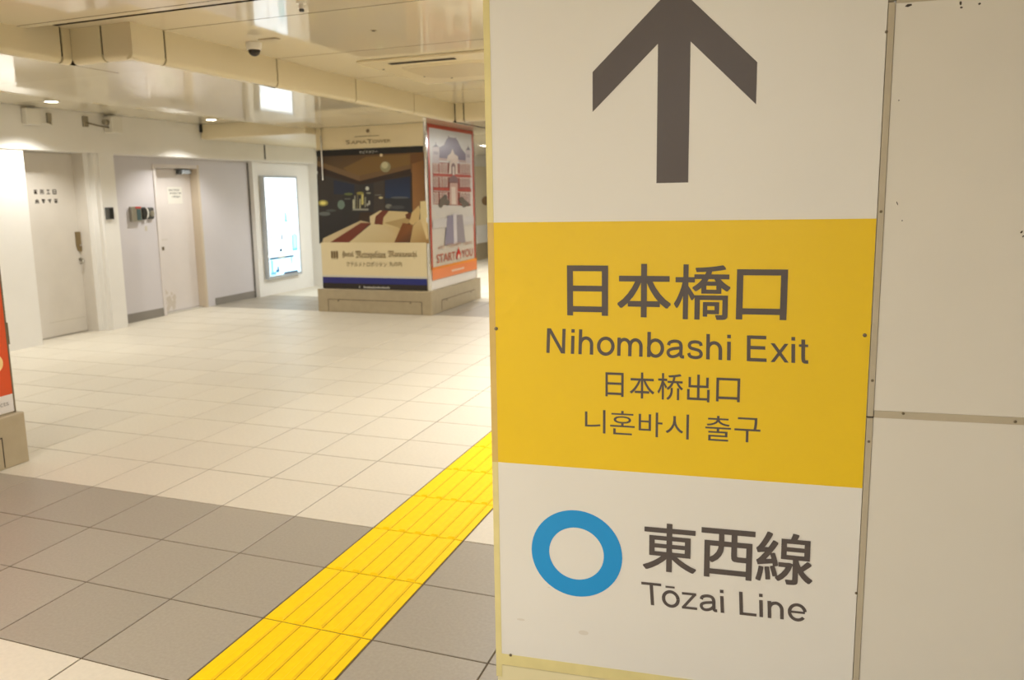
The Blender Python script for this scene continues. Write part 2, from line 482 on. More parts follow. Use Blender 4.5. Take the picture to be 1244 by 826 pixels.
# ------------------------------------------------------------------ left side: door wall, bulkhead, duct box, end wall
wl = bmesh.new()
D1A, D1B = 5.86, 6.54                  # door 1 opening
D2A, D2B = 7.66, 8.42                  # door 2 opening
bx(wl, -7.6, -7.0, YB, 5.745, 0, ZH)             # white pier left of door 1
bx(wl, -7.6, -7.30, 5.745, D1B, 0, ZH)           # behind door 1
bx(wl, -7.6, -7.10, D1B, 6.60, 0, ZH)            # stepped jamb of the pier
bx(wl, -7.6, -7.02, 6.60, 6.645, 0, ZH)
bx(wl, -7.6, -7.00, 6.652, 6.86, 0, ZH)
bx(wl, -7.6, -7.012, 6.645, 6.652, 0, ZH)
bx(wl, -7.6, -7.12, 9.46, 10.87, 0, ZH)          # white wall with the light box
bx(wl, -7.6, XFAR, 10.87, YF, 0, ZS)           # far aisle wall and its return
wall_left = tag(obj('wall_left', wl, M_WALL), 'white painted aisle wall with door recesses on the left', 'wall', kind='structure')
bm = bmesh.new()
bx(bm, -7.6, XW, 6.86, D2A, 0, ZH)
bx(bm, -7.6, XW, D2B, 9.452, 0, ZH)
bx(bm, -7.6, XW, D2A, D2B, 1.835, ZH)
obj('lilac_panelling', bm, M_WALLL, wall_left)
box('corner_bead', XW, XW+.012, 9.448, 9.462, 0.0, ZH-.02, M_DGREY, wall_left)
bm = bmesh.new()
bx(bm, XFAR, XFAR+.02, 10.89, YF, 0.0, 0.36)
obj('far_skirting', bm, M_PLINTH, wall_left)
base = tag(empty('baseboard_left', (XW, 8.0, 0)), 'grey skirting at the foot of the lilac wall panels', 'skirting', kind='structure')
box('skirting_board', XW, XW+.008, 6.862, D2A-.03, 0.001, 0.105, M_SKIRT, base)
box('skirting_board', XW, XW+.008, D2B+.17, 9.445, 0.001, 0.098, M_SKIRT, base)
head = tag(box('trim_2', -7.6, XH, YB, 10.87, ZH, ZR+.02, M_WALL), 'white bulkhead above the service doors', 'bulkhead', kind='structure')
box('joint', XH, XH+.004, 9.575, 9.60, ZH+.03, 2.172, M_DGREY, head)
bm = bmesh.new(); bx(bm, XH, -5.435, 8.28, 10.86, 2.175, ZR+.02, 0.018)
duct = tag(obj('trim_3', bm, M_FASC), 'cream dropped beam between the bulkhead and the poster pillar', 'beam', kind='structure')
box('end_gap', XH+.001, XH+.035, 8.262, 8.281, 2.26, ZR-.002, M_BLACK, duct)

# doors
door1 = tag(box('door_1', -7.30, -7.25, 5.748, D1B-.003, 0.008, ZH-.004, M_DOOR1), 'cream steel service door with eight dark characters and a lever lock', 'door', kind='structure')
D1 = Plane((-7.25, 0, 0), (0, 1, 0), (0, 0, 1))

def marks(kind):
    """small unreadable character-like stroke groups in a unit square"""
    sets = {'a': [[(0, .9), (1, .9)], [(.5, 1), (.5, 0)], [(0, .5), (1, .5)], [(.1, .05), (.45, .45)], [(.9, .05), (.55, .45)]],
            'b': [[(.1, 1), (.1, 0)], [(.1, .95), (.9, .95)], [(.9, 1), (.9, 0)], [(.1, .5), (.9, .5)], [(.5, .95), (.5, 0)]],
            'c': [[(.05, .92), (.95, .92)], [(.5, .92), (.5, .08)], [(0, .08), (1, .08)]],
            'd': [[(.05, 1), (.05, 0)], [(.05, .95), (.95, .95)], [(.95, 1), (.95, 0)], [(.05, .05), (.95, .05)], [(.05, .5), (.95, .5)]],
            'e': [[(0, .85), (1, .85)], [(.3, 1), (.3, .6)], [(.7, 1), (.7, .6)], [(.1, .6), (.9, .6)], [(.5, .6), (.5, 0)], [(.2, .3), (.8, .3)]],
            'f': [[(0, .8), (1, .8)], [(.75, 1), (.55, .55)], [(.55, .55), (.55, .05)], [(.2, .5), (.75, .5)]],
            'g': [[(.5, 1), (.5, .7)], [(0, .7), (1, .7)], [(.2, .7), (.05, 0)], [(.8, .7), (.95, 0)], [(.2, .35), (.8, .35)], [(.5, .7), (.5, 0)]]}
    return sets[kind]
def mark_polys(kind, a, b, wd, ht, sw):
    out = []
    for st in marks(kind): out += stroke([(a+x*wd, b+y*ht) for x, y in st], sw)
    return out
ps = []
for i, k in enumerate('abcd'): ps += mark_polys(k, 6.025+i*0.0755, 1.508, 0.044, 0.046, 0.009)
for i, k in enumerate('gefa'): ps += mark_polys(k, 6.032+i*0.0755, 1.412, 0.044, 0.046, 0.009)
flat('door_characters', D1, ps, M_MARK, door1)
bm = bmesh.new()                                     # lock plate with rounded foot, knob and lever
out = rect(6.478, 6.533, 0.97, 1.10)[2:] + [(6.478, 0.95), (6.49, 0.90), (6.51, 0.885), (6.533, 0.885)]
f = bm.faces.new([bm.verts.new(D1.p(a, b, 0.001)) for a, b in out]); e = bmesh.ops.extrude_face_region(bm, geom=[f])
bmesh.ops.translate(bm, vec=(0.022, 0, 0), verts=[v for v in e['geom'] if isinstance(v, bmesh.types.BMVert)])
bmesh.ops.recalc_face_normals(bm, faces=bm.faces[:])
lk = obj('lock_plate', bm, mat('bronze_lock', (140, 122, 88), 0.35, metal=0.5), door1)
bm = bmesh.new(); lathe(bm, [(0.012, 0), (0.012, 0.012), (0.008, 0.018)], D1.p(6.51, 0.955, 0.022), (1, 0, 0), 16)
obj('knob', bm, M_CHROME, lk, True)
bm = bmesh.new(); lathe(bm, [(0.018, 0), (0.018, 0.014)], D1.p(6.515, 0.80, 0), (1, 0, 0), 16)
tube(bm, [D1.p(6.515, 0.80, 0.012), D1.p(6.515, 0.80, 0.045), D1.p(6.500, 0.765, 0.05), D1.p(6.47, 0.755, 0.05)], 0.009)
obj('lever_handle', bm, M_STEEL, door1)
box('kick_scuff', -7.2498, -7.2488, 6.05, 6.50, 0.16, 0.166, M_SMUDGE, door1)
bm = bmesh.new(); bx(bm, -7.25, -7.10, D1B-.006, D1B, 0, ZH); obj('door_jamb', bm, M_DOOR1, door1)

door2 = tag(box('door_2', -7.36, -7.31, D2A+.025, D2B-.018, 0.022, 1.812, M_DOOR2), 'pale grey steel door with a paper notice and a door closer', 'door', kind='structure')
bm = bmesh.new()
bx(bm, -7.37, XW+.012, D2A-.025, D2A+.02, 0, 1.86, 0.003); bx(bm, -7.37, XW+.012, D2A+.02, D2B-.015, 1.815, 1.86, 0.003)
obj('door_frame', bm, M_DOOR2, door2)
bm = bmesh.new(); bx(bm, -7.37, XW+.010, D2B-.014, D2B+.02, 0, 1.86); obj('door_jamb', bm, mat('beige_jamb', (205, 190, 168), .45), door2)
box('threshold', -7.36, XW-.03, D2A+.025, D2B-.016, 0.0, 0.02, M_CHROME, door2)
D2 = Plane((-7.31, 0, 0), (0, 1, 0), (0, 0, 1))
cl = box('door_closer', -7.31, -7.255, 8.20, 8.38, 1.752, 1.80, M_GAL, door2, 0.004)
bm = bmesh.new(); bx(bm, -7.29, -7.275, 8.10, 8.36, 1.798, 1.810); bx(bm, -7.31, -7.262, 8.155, 8.195, 1.745, 1.80); obj('closer_arm', bm, M_DGREY, cl)
bm = bmesh.new(); bx(bm, -7.31, -7.304, 7.80, 7.845, 0.80, 0.845, 0.002); lathe(bm, [(0.013, 0), (0.011, 0.01)], (-7.305, 7.822, 0.822), (1, 0, 0), 14)
obj('cylinder_lock', bm, M_SCREW, door2)
flat('small_print', D2, [rect(7.80+i*.02, 7.813+i*.02, 0.925, 0.937) for i in range(6)], M_SMUDGE, door2)
bm = bmesh.new()
for k in range(46):
    a = random.uniform(7.80, 7.96); b = random.uniform(0.05, 0.30)*(1-(a-7.80)*1.5); r = random.uniform(.008, .03)
    bm.faces.new([bm.verts.new(D2.p(x, y, .0004+k*.00001)) for x, y in ell(a, max(.04, b), r, r*random.uniform(.5, 1.4), 8)])
obj('scuff', bm, mat('door_scuff', (202, 191, 178), .5), door2)
paper = tag(empty('paper_notice', (-7.309, 8.1, 1.48)), 'small white paper notice taped to the pale grey door', 'notice')
PN = Plane((-7.3095, 0, 0), (0, 1, 0), (0, 0, 1))
box('sheet', -7.3095, -7.3085, 7.975, 8.235, 1.375, 1.585, M_WPLAS, paper)
ps = []
for j, (a, b, z) in enumerate(((8.0, 8.19, 1.545), (8.02, 8.22, 1.505), (8.05, 8.2, 1.462))):
    for i in range(9):
        aa = a+(b-a)*i/9; ps += mark_polys('abcdefg'[(i*3+j) % 7], aa, z-.01, (b-a)/9*.75, .022, .0035)
flat('print', PN, ps, M_DGREY, paper, 0.0014)

# wall devices
rd = tag(empty('card_reader', (-7.0, 6.73, 1.29)), 'small dark card reader on the white pier between the doors', 'card reader')
box('body', -7.0, -6.975, 6.675, 6.775, 1.225, 1.355, M_DGREY, rd, 0.004)
box('face', -6.976, -6.972, 6.715, 6.768, 1.235, 1.345, M_BLACK, rd, 0.001)
tb = tag(empty('wall_terminal', (XW, 7.28, 1.27)), 'grey wall terminal with a red top light beside the pale door', 'terminal')
box('body', XW, XW+.05, 7.215, 7.36, 1.18, 1.355, M_STEEL, tb, 0.006)
box('screen', XW+.049, XW+.053, 7.285, 7.345, 1.195, 1.325, mat('teal_screen', (70, 88, 90), .2), tb, 0.001)
box('top_light', XW+.04, XW+.056, 7.27, 7.35, 1.332, 1.352, M_RED, tb, 0.002)
ph = tag(empty('key_reader', (XW, 7.42, 1.27)), 'black oval key reader next to the grey wall terminal', 'key reader')
bm = bmesh.new(); lathe(bm, [(0.075, 0), (0.075, 0.03), (0.06, 0.045)], (XW, 0, 0), (1, 0, 0), 24)
for v in bm.verts: v.co.y = v.co.y*0.66 + 7.425; v.co.z += 1.27
obj('body', bm, M_BLACK, ph)
bm = bmesh.new(); q = [(7.425+.02*math.sin(t*.3)+.012, 1.335-.011*t) for t in range(12)]
for a, b in zip(q[:-1], q[1:]): bm.faces.new([bm.verts.new((XW+.047, y, z)) for y, z in ((a[0], a[1]), (a[0]+.02, a[1]), (b[0]+.02, b[1]), (b[0], b[1]))])
obj('silver_stripe', bm, M_WPLAS, ph)
ic = tag(empty('door_intercom', (XW, 7.53, 1.27)), 'round-ended dark intercom nearest the door frame', 'intercom')
bm = bmesh.new(); bx(bm, XW, XW+.035, 7.482, 7.578, 1.20, 1.34, 0.015); obj('body', bm, M_DGREY, ic)
bm = bmesh.new(); lathe(bm, [(0.036, 0), (0.036, 0.01), (0.03, 0.012)], (XW+.034, 7.535, 1.265), (1, 0, 0), 20); obj('dial', bm, M_STEEL, ic)
box('small_tag', XW, XW+.002, 7.44, 7.475, 1.06, 1.12, M_SMUDGE, ic)

# boxes and brackets high on the bulkhead
c1 = tag(empty('wall_sensor', (XH, 5.86, 2.25)), 'white sensor box with a small dark bracket above the first door', 'sensor')
box('housing', XH, XH+.07, 5.755, 5.925, 2.178, 2.335, M_WPLAS, c1, 0.008)
box('bracket', XH, XH+.02, 6.035, 6.085, 2.20, 2.31, M_STEEL, c1, 0.002)
bm = bmesh.new(); tube(bm, [(XH+.04, 5.925, 2.21), (XH+.04, 6.02, 2.20), (XH+.026, 6.075, 2.19), (XH+.022, 6.08, 2.24)], 0.006); obj('cable', bm, M_WPLAS, c1)
c2 = tag(empty('wall_camera', (XH, 6.7, 2.25)), 'white camera housing on a dark bracket arm above the white pier', 'camera')
box('bracket', XH, XH+.025, 6.47, 6.53, 2.205, 2.315, M_STEEL, c2, 0.002)
bm = bmesh.new(); tube(bm, [(XH+.02, 6.50, 2.25), (XH+.05, 6.62, 2.225), (XH+.07, 6.76, 2.212)], 0.008); obj('arm', bm, M_SCREW, c2)
bm = bmesh.new(); lathe(bm, [(0.030, 0), (0.030, 0.05)], (XH+.06, 6.70, 2.268), (0, 1, 0), 18); obj('lens', bm, M_STEEL, c2)
box('housing', XH+.0, XH+.12, 6.75, 6.90, 2.158, 2.335, M_WPLAS, c2, 0.008)

# ------------------------------------------------------------------ downlights in the border strip
def downlight(x, y, label, z=ZR):
    d = tag(empty('downlight', (x, y, z)), label, 'downlight', 'recessed downlights along the bulkhead')
    bm = bmesh.new(); seg = 24
    lathe(bm, [(0.075, 0.0), (0.075, -0.006), (0.058, -0.006), (0.058, 0.0)], (x, y, z), (0, 0, 1), seg, cap=False)
    obj('ring', bm, M_WPLAS, d)
    bm = bmesh.new(); lathe(bm, [(0.057, 0.0), (0.057, -0.003)], (x, y, z), (0, 0, 1), seg); obj('lens', bm, emit('downlight_lens', (255, 246, 226), 14.0), d)
    l = bpy.data.lights.new('downlight_beam', 'SPOT'); l.energy = P_DOWN; l.color = (1.0, 0.99, 0.95)
    l.spot_size = math.radians(122); l.spot_blend = 0.5; l.shadow_soft_size = 0.05
    o = bpy.data.objects.new('downlight_beam', l); COL.objects.link(o); o.parent = d; o.location = (0, 0, -0.012)
    return d
downlight(-6.50, 5.69, 'recessed downlight nearest the first door, beside the white sensor box')
downlight(-6.46, 7.86, 'recessed downlight just before the cream dropped beam')
downlight(-6.50, 3.5, 'recessed downlight beyond the left edge of the picture')
downlight(-6.50, 1.3, 'recessed downlight farthest behind the near pillar')

# ------------------------------------------------------------------ pillars with posters
def pillar(name, x0, x1, y0, y1, ztop, label, ov=0.045, ovf=0.045):
    p = tag(empty(name, ((x0+x1)/2, (y0+y1)/2, 0)), label, 'pillar', 'clad concourse pillars')
    box('shaft', x0, x1, y0, y1, 0.27, ztop, M_CREAMPOST, p)
    bm = bmesh.new(); bx(bm, x0-ov, x1+ov, y0-ov-.03, y1+ovf, 0, 0.285, 0.006); pl = obj('plinth', bm, M_PLINTH, p)
    return p, pl
def access(pl, P, a0, a1, b1):
    """recessed-look access plate with open seams and two screws"""
    bm = bmesh.new(); t = 0.004
    for q in (rect(a0, a0+.006, 0.01, b1), rect(a1-.006, a1, 0.01, b1), rect(a0, a1, b1-.006, b1)):
        bm.faces.new([bm.verts.new(P.p(a, b, 0.0005)) for a, b in q])
    obj('plate_seam', bm, M_DARKGAP, pl)
    bm = bmesh.new()
    q = rect(a0+.008, a1-.008, 0.012, b1-.008)
    f = bm.faces.new([bm.verts.new(P.p(a, b, 0.0)) for a, b in q]); e = bmesh.ops.extrude_face_region(bm, geom=[f])
    bmesh.ops.translate(bm, vec=P.n*0.003, verts=[v for v in e['geom'] if isinstance(v, bmesh.types.BMVert)])
    obj('access_plate', bm, M_PLINTH, pl)
    for a in (a0+.15, a1-.15):
        bm = bmesh.new(); lathe(bm, [(0.009, 0), (0.007, 0.004)], P.p(a, b1-.02, 0.003), P.n, 10); obj('screw', bm, M_MARK, pl)
FX0, FX1, FY0, FY1 = -5.43, -3.955, 8.50, 10.0
pil, pln = pillar('ad_pillar', FX0, FX1, FY0, FY1, ZS, 'square pillar with hotel and station posters and a beige metal plinth')
access(pln, Plane((0, FY0-.075, 0), (1, 0, 0), (0, 0, 1)), -5.33, -4.035, 0.162)
access(pln, Plane((FX1+.045, 0, 0), (0, 1, 0), (0, 0, 1)), 8.72, 9.83, 0.150)
box('corner_trim', FX1-.02, FX1+.012, FY0-.012, FY0+.02, 0.285, ZS, M_CHROME, pil, 0.002)
box('corner_trim', FX1-.02, FX1+.012, FY1-.02, FY1+.01, 0.285, ZS, M_CHROME, pil, 0.002)
box('guide_bar', -5.355, -5.335, FY0-.03, FY0-.014, 1.62, ZS-.002, M_CHROME, pil, 0.002)

# hotel poster: picture plane on the camera-facing side
HP = Plane((0, FY0-.006, 0), (1, 0, 0), (0, 0, 1))
hp = tag(empty('hotel_poster', (-4.69, FY0-.003, 0.285)), 'hotel poster with a dark bedroom photo on the front of the pillar', 'poster')
HX0, HX1 = -5.43, -3.985
box('backing', HX0, HX1, FY0-.006, FY0, 0.288, ZS-.004, M_CREAMPOST, hp)
M_PRINT = print_mat('glossy_print', 0.3)
CRM = (226, 210, 172)
def ph_uv(px, py): return HP.uv(px, py)
def hq(pts): return [HP.uv(x, y) for x, y in pts]
# crop pixel helper: photo of the room measured in a zoomed crop (385,170)-(525,300), 6.357 px per px
def hz(pts): return [HP.uv(385+x/6.357, 170+y/6.357) for x, y in pts]
S = [(rect(HX0, HX1, 0.29, ZS-.005), CRM),
     (rect(HX0, HX1, 0.862, 1.985), (52, 34, 18)),
     (hz([(0, 130), (840, 95), (845, 230), (330, 330), (0, 230)]), [(70, 54, 36), (110, 76, 34), (96, 60, 26), (118, 80, 40), (90, 70, 44)]),
     (hz([(380, 130), (720, 110), (720, 190), (560, 250), (480, 260), (330, 300), (200, 220)]), (122, 92, 46)),
     (hz([(0, 160), (330, 275), (330, 318), (0, 200)]), (120, 92, 58)),
     (hz([(330, 275), (720, 190), (720, 222), (330, 318)]), (112, 84, 52)),
     (hz([(0, 200), (330, 318), (725, 222), (725, 262), (330, 345), (0, 240)]), (44, 24, 12)),
     (hz([(0, 260), (330, 345), (330, 560), (300, 800), (20, 800)]), [(52, 44, 40), (50, 44, 46), (34, 30, 30), (20, 16, 14), (24, 22, 22)]),
     (hz([(130, 310), (290, 345), (290, 420), (130, 420)]), (26, 36, 60)),
     (hz([(440, 330), (520, 310), (520, 560), (440, 560)]), (60, 50, 46)),
     (hz([(525, 310), (722, 280), (722, 450), (525, 450)]), [(20, 34, 62), (18, 30, 60), (24, 44, 80), (24, 44, 78)]),
     (hz([(525, 450), (722, 450), (730, 560), (525, 560)]), (36, 38, 46)),
     (hz([(330, 345), (440, 330), (440, 560), (330, 560)]), (42, 38, 40)),
     (hz([(200, 430), (290, 420), (330, 560), (200, 620)]), (36, 34, 34)),
     (hz([(735, 150), (840, 130), (850, 480), (790, 520), (740, 560)]), [(136, 92, 44), (112, 72, 32), (120, 78, 36), (136, 94, 48), (150, 104, 56)]),
     (hz([(720, 110), (840, 90), (842, 150), (722, 190)]), (104, 66, 28)),
     (hz([(825, 130), (850, 130), (860, 480), (838, 480)]), (34, 24, 14))]
for (x, y, rx, ry, c) in ((530, 208, 40, 42, (150, 146, 112)), (525, 195, 26, 26, (196, 190, 150)), (497, 118, 12, 12, (226, 206, 160)),
                          (48, 487, 40, 24, (150, 140, 70)), (48, 487, 22, 14, (226, 214, 120)), (188, 500, 28, 36, (108, 128, 116)),
                          (245, 418, 34, 10, (96, 106, 56)), (335, 412, 28, 12, (150, 140, 66)), (390, 375, 14, 16, (206, 208, 196)),
                          (400, 410, 18, 6, (150, 150, 130)), (495, 446, 16, 9, (190, 182, 140)), (555, 512, 26, 18, (120, 120, 110)),
                          (640, 445, 70, 8, (84, 88, 96)), (620, 520, 60, 14, (66, 66, 70)), (60, 570, 46, 16, (92, 96, 92)), (110, 545, 40, 10, (70, 74, 72))):
    S.append((hz(ell(x, y, rx, ry, 14)), c))
for (x0, y0, x1, y1, c) in ((278, 460, 292, 540, (190, 190, 160)), (345, 420, 362, 500, (206, 196, 120)), (290, 430, 300, 545, (150, 150, 130)),
                            (330, 455, 340, 540, (180, 176, 140)), (370, 440, 380, 520, (140, 140, 120)), (278, 530, 400, 544, (150, 150, 140)),
                            (312, 420, 318, 530, (120, 116, 90)), (400, 470, 412, 500, (190, 190, 180)), (386, 490, 398, 510, (170, 170, 160)),
                            (215, 450, 260, 460, (90, 92, 84)), (450, 420, 500, 430, (100, 98, 90))):
    S.append((hz([(x0, y1), (x1, y1), (x1, y0), (x0, y0)]), c))
S += [(hz([(412, 640), (410, 590), (490, 545), (700, 555), (740, 620), (640, 680), (420, 655)]), (206, 186, 138)),     # far bed
      (hz([(445, 650), (455, 590), (505, 545), (560, 545), (515, 600), (510, 655)]), (112, 50, 28)),
      (hz([(410, 590), (490, 545), (505, 545), (455, 590), (445, 650), (412, 640)]), (216, 198, 156)),
      (hz([(520, 640), (690, 600), (750, 620), (640, 680)]), (176, 150, 100)),
      (hz([(685, 575), (720, 560), (740, 590), (720, 615), (690, 605)]), (98, 50, 20)),
      (hz([(715, 640), (735, 560), (790, 505), (800, 540), (790, 620), (740, 660)]), (204, 176, 120)),
      (hz([(800, 475), (845, 470), (855, 600), (800, 610)]), (214, 196, 146)),
      (hz([(45, 800), (50, 760), (340, 622), (420, 640), (300, 740), (240, 800)]), (196, 176, 136)),                   # near bed
      (hz([(90, 800), (340, 640), (420, 640), (240, 800)]), (112, 46, 26)),
      (hz([(240, 800), (420, 650), (470, 652), (640, 680), (720, 690), (720, 800)]), [(206, 188, 144), (214, 198, 156), (216, 200, 160), (196, 172, 122), (184, 156, 104), (190, 164, 114)]),
      (hz([(595, 800), (665, 640), (745, 655), (720, 800)]), [(112, 62, 20), (126, 70, 26), (130, 78, 32), (70, 38, 14)]),
      (hz([(720, 800), (745, 660), (800, 610), (860, 640), (868, 800)]), [(176, 146, 92), (200, 172, 118), (206, 184, 132), (196, 168, 116), (150, 112, 62)]),
      (hz([(800, 610), (845, 600), (862, 760), (850, 770)]), (214, 192, 142)),
      (rect(HX0, HX1, 1.915, 1.985), (16, 12, 10)),
      (rect(HX0, HX1, 0.425, 0.862), (222, 206, 166)),
      (rect(HX0, HX1, 0.425, 0.458), (206, 200, 182)),
      (rect(HX0, HX1, 0.353, 0.432), [(34, 32, 110), (26, 34, 116), (22, 36, 116), (40, 34, 108)]),
      (rect(HX0, HX1, 0.290, 0.356), (30, 18, 14))]
picture('printed_picture', HP, S, M_PRINT, hp)
M_GOLD = mat('print_brown', (116, 94, 60), 0.3)
hh_ = 0.012
def fit(pl, x0, x1, y0, y1):
    """quad in plane units from photo pixels: left, right, top, bottom"""
    a0, b0 = pl.uv(x0, y1); a1, b1 = pl.uv(x1, y0)
    return [(a0, b0), (a1, b0), (a1, b1), (a0, b1)]
q = fit(HP, 421, 475, 168, 175.5)
(a0, b0), (a1, _), (_, b1), _ = q
wT = (a1-a0)
flat('sapia_tower_lettering', HP,
     text_polys('S', [(a0, b0), (a0+wT*.09, b0), (a0+wT*.09, b1), (a0, b1)]) +
     text_polys('APIA', [(a0+wT*.11, b0), (a0+wT*.47, b0), (a0+wT*.47, b0+(b1-b0)*.78), (a0+wT*.11, b0+(b1-b0)*.78)]) +
     text_polys('T', [(a0+wT*.48, b0), (a0+wT*.59, b0), (a0+wT*.59, b1), (a0+wT*.48, b1)]) +
     text_polys('OWER', [(a0+wT*.60, b0), (a1, b0), (a1, b0+(b1-b0)*.78), (a0+wT*.60, b0+(b1-b0)*.78)]) +
     [rect(a0+wT*.2, a0+wT*.75, b1+.035, b1+.041)] + [ell((a0+a1)/2, b1+.10, .022, .022, 12)],
     mat('sapia_ink', (120, 100, 66), .3), hp, hh_)
flat('tower_katakana', HP, text_polys('サピアタワー', fit(HP, 437, 459, 182.6, 186.8)), mat('print_white', (210, 206, 196), .3), hp, hh_)
flat('hotel_lettering', HP, text_polys('𝕳𝖔𝖙𝖊𝖑', fit(HP, 416, 430, 305, 313.5)) + text_polys('𝕸𝖊𝖙𝖗𝖔𝖕𝖔𝖑𝖎𝖙𝖆𝖓', fit(HP, 432.5, 469, 304.5, 315.5)) +
     text_polys('𝕸𝖆𝖗𝖚𝖓𝖔𝖚𝖈𝖍𝖎', fit(HP, 472, 507, 304.5, 313.8)), M_GOLD, hp, hh_)
ps = []
for k in range(3):
    x = 404+k*3.0; y = 0
    a, b = HP.uv(x, 309.5)
    ps += [[(a-.013, b-.035), (a+.004, b-.055), (a+.004, b+.045), (a-.004, b+.055), (a-.013, b+.04)], [(a+.006, b-.04), (a+.014, b-.03), (a+.014, b+.035), (a+.006, b+.05)]]
flat('hotel_emblem', HP, ps, M_GOLD, hp, hh_)
flat('hotel_katakana', HP, text_polys('ホテルメトロポリタン', fit(HP, 421.5, 470, 318, 323.5)) + text_polys('丸の内', fit(HP, 473.5, 488.5, 317.6, 323.5)), M_GOLD, hp, hh_)
ps = []
a0, b0 = HP.uv(437, 349.6)
for k in range(26):
    if k in (1, 2, 3): continue
    ps += [rect(a0+k*.0165, a0+k*.0165+.011, b0, b0+.016+(.008 if k % 4 == 0 else 0))]
flat('web_address_print', HP, ps, mat('print_white', (210, 206, 196), .3), hp, hh_)

# station poster on the corridor side
SPX = FX1+.006
SP = Plane((SPX, 0, 0), (0, 1, 0), (0, 0, 1))
sp = tag(empty('station_poster', (SPX, 9.3, 0.285)), 'red bordered poster of a brick station building on the pillar side', 'poster')
PY0, PY1 = 8.535, 9.985
box('backing', FX1, SPX, PY0, PY1, 0.288, ZS-.004, M_PANELWHITE, sp)
def sz(pts): return [SP.uv(510+x/6.889, 140+y/6.889) for x, y in pts]
def s2(pts): return [SP.uv(510+x/7.511, 250+y/7.511) for x, y in pts]
WH = (218, 214, 212)
S = [(rect(PY0, PY1, 0.29, ZS-.005), (226, 220, 212)),
     (rect(PY0, PY1, 0.53, ZS-.005), (176, 64, 44)),
     (rect(PY0+.05, PY1-.06, 0.53, ZS-.05), [(206, 196, 178), (206, 196, 178), (204, 206, 214), (204, 206, 214)])]
a0, a1 = PY0+.06, PY1-.07
def soft(c):
    return [soft(k) for k in c] if isinstance(c, list) else tuple(round(k*.86+t*.14) for k, t in zip(c, (206, 198, 196)))
def R_(u0, u1, z0, z1, c): c = soft(c); S.append((rect(a0+(a1-a0)*u0, a0+(a1-a0)*u1, z0, z1), c))
def P_(pts, c): c = soft(c); S.append(([(a0+(a1-a0)*u, z) for u, z in pts], c))
def Z_(pts, c): S.append((sz(pts), soft(c)))
def ZR_(x0, x1, y0, y1, c):                              # upright box in the poster, from crop pixels
    (p0, q0), (p1, q1) = sz([(x0, y1), (x1, y0)])
    S.append((rect(min(p0, p1), max(p0, p1), min(q0, q1), max(q0, q1)), soft(c)))
BR, CRE, SLT = (150, 74, 66), (216, 200, 190), (98, 84, 112)
Z_([(105, 390), (425, 410), (425, 760), (110, 745)], BR)                                               # brick body
Z_([(150, 275), (200, 250), (222, 205), (240, 180), (262, 186), (300, 192), (318, 215), (345, 275), (388, 330), (388, 380), (160, 360)], SLT)   # mansard dome
Z_([(236, 172), (242, 168), (244, 190), (238, 190)], SLT); Z_([(298, 184), (303, 184), (303, 200), (298, 198)], SLT)
for x0, x1, yt in ((105, 160, 265), (384, 424, 290)):                                                   # turrets
    ZR_(x0, x1, yt, 400, (190, 180, 190)); Z_([(x0, yt), (x1, yt), ((x0+x1)/2+5, yt-18), ((x0+x1)/2, yt-45), ((x0+x1)/2-5, yt-18)], (84, 76, 96))
    ZR_(x0+8, x1-8, yt+40, yt+62, (150, 140, 156))
Z_([(225, 380), (232, 340), (258, 318), (272, 280), (288, 322), (318, 345), (322, 392)], CRE)           # middle gable
ZR_(160, 225, 362, 378, (176, 150, 150)); ZR_(325, 385, 380, 394, (176, 150, 150))
for y0, y1 in ((398, 482), (515, 600), (640, 740)):                                                     # three storeys of pale window bays
    for x in (112, 134, 165, 190, 212, 335, 358, 382, 404): 
        ZR_(x, x+15, y0+6, y1, CRE); ZR_(x+4, x+11, y0+14, y1-4, (160, 126, 122))
for y0, y1 in ((486, 508), (604, 626)): Z_([(108, y0), (425, y0+16), (425, y1+14), (108, y1)], (176, 62, 50))
for y0 in (480, 510, 630): Z_([(108, y0), (425, y0+14), (425, y0+19), (108, y0+5)], CRE)
Z_([(238, 490), (242, 400), (258, 382), (290, 384), (308, 402), (312, 494)], CRE)
Z_([(258, 490), (258, 415), (274, 396), (292, 416), (292, 492)], (118, 88, 88)); ZR_(270, 282, 430, 500, (222, 212, 206))
Z_([(230, 560), (245, 520), (275, 500), (308, 522), (318, 565)], (122, 92, 96))
Z_([(240, 745), (245, 565), (310, 568), (312, 750)], (196, 160, 148)); ZR_(262, 292, 600, 748, (220, 204, 192))
for x, y, r in ((185, 720, 26), (205, 690, 20), (225, 730, 20), (345, 710, 22), (368, 738, 24), (395, 745, 14), (170, 750, 18)):
    Z_(ell(x, y, r, r*1.3, 12), (92, 84, 74))
R_(.0, 1.0, 1.02, 1.13, (200, 196, 194))
P_([(.25, .80), (.47, .80), (.47, 1.16), (.33, 1.16)], (134, 128, 150)); P_([(.55, .80), (.76, .80), (.70, 1.16), (.55, 1.16)], (146, 138, 144))
R_(.47, .55, .80, 1.18, (206, 200, 204))
S.append((rect(PY0, PY1, 0.49, 0.56), [(226, 130, 20), (236, 140, 30), (240, 150, 30), (216, 120, 20)]))
S.append((rect(PY0, PY1, 0.405, 0.53), (232, 132, 74)))
picture('printed_picture', SP, S, M_PRINT, sp)
M_SRED = mat('print_red', (186, 96, 76), .3)
def tq(u0, u1, z0, z1): return [(a0+(a1-a0)*u0, z0), (a0+(a1-a0)*u1, z0), (a0+(a1-a0)*u1, z1), (a0+(a1-a0)*u0, z1)]
flat('start_you_lettering', SP, text_polys('START', tq(.06, .50, .60, .705), .012) + text_polys('YOU', tq(.66, .95, .60, .705), .012), M_SRED, sp, hh_)
c = a0+(a1-a0)*.58
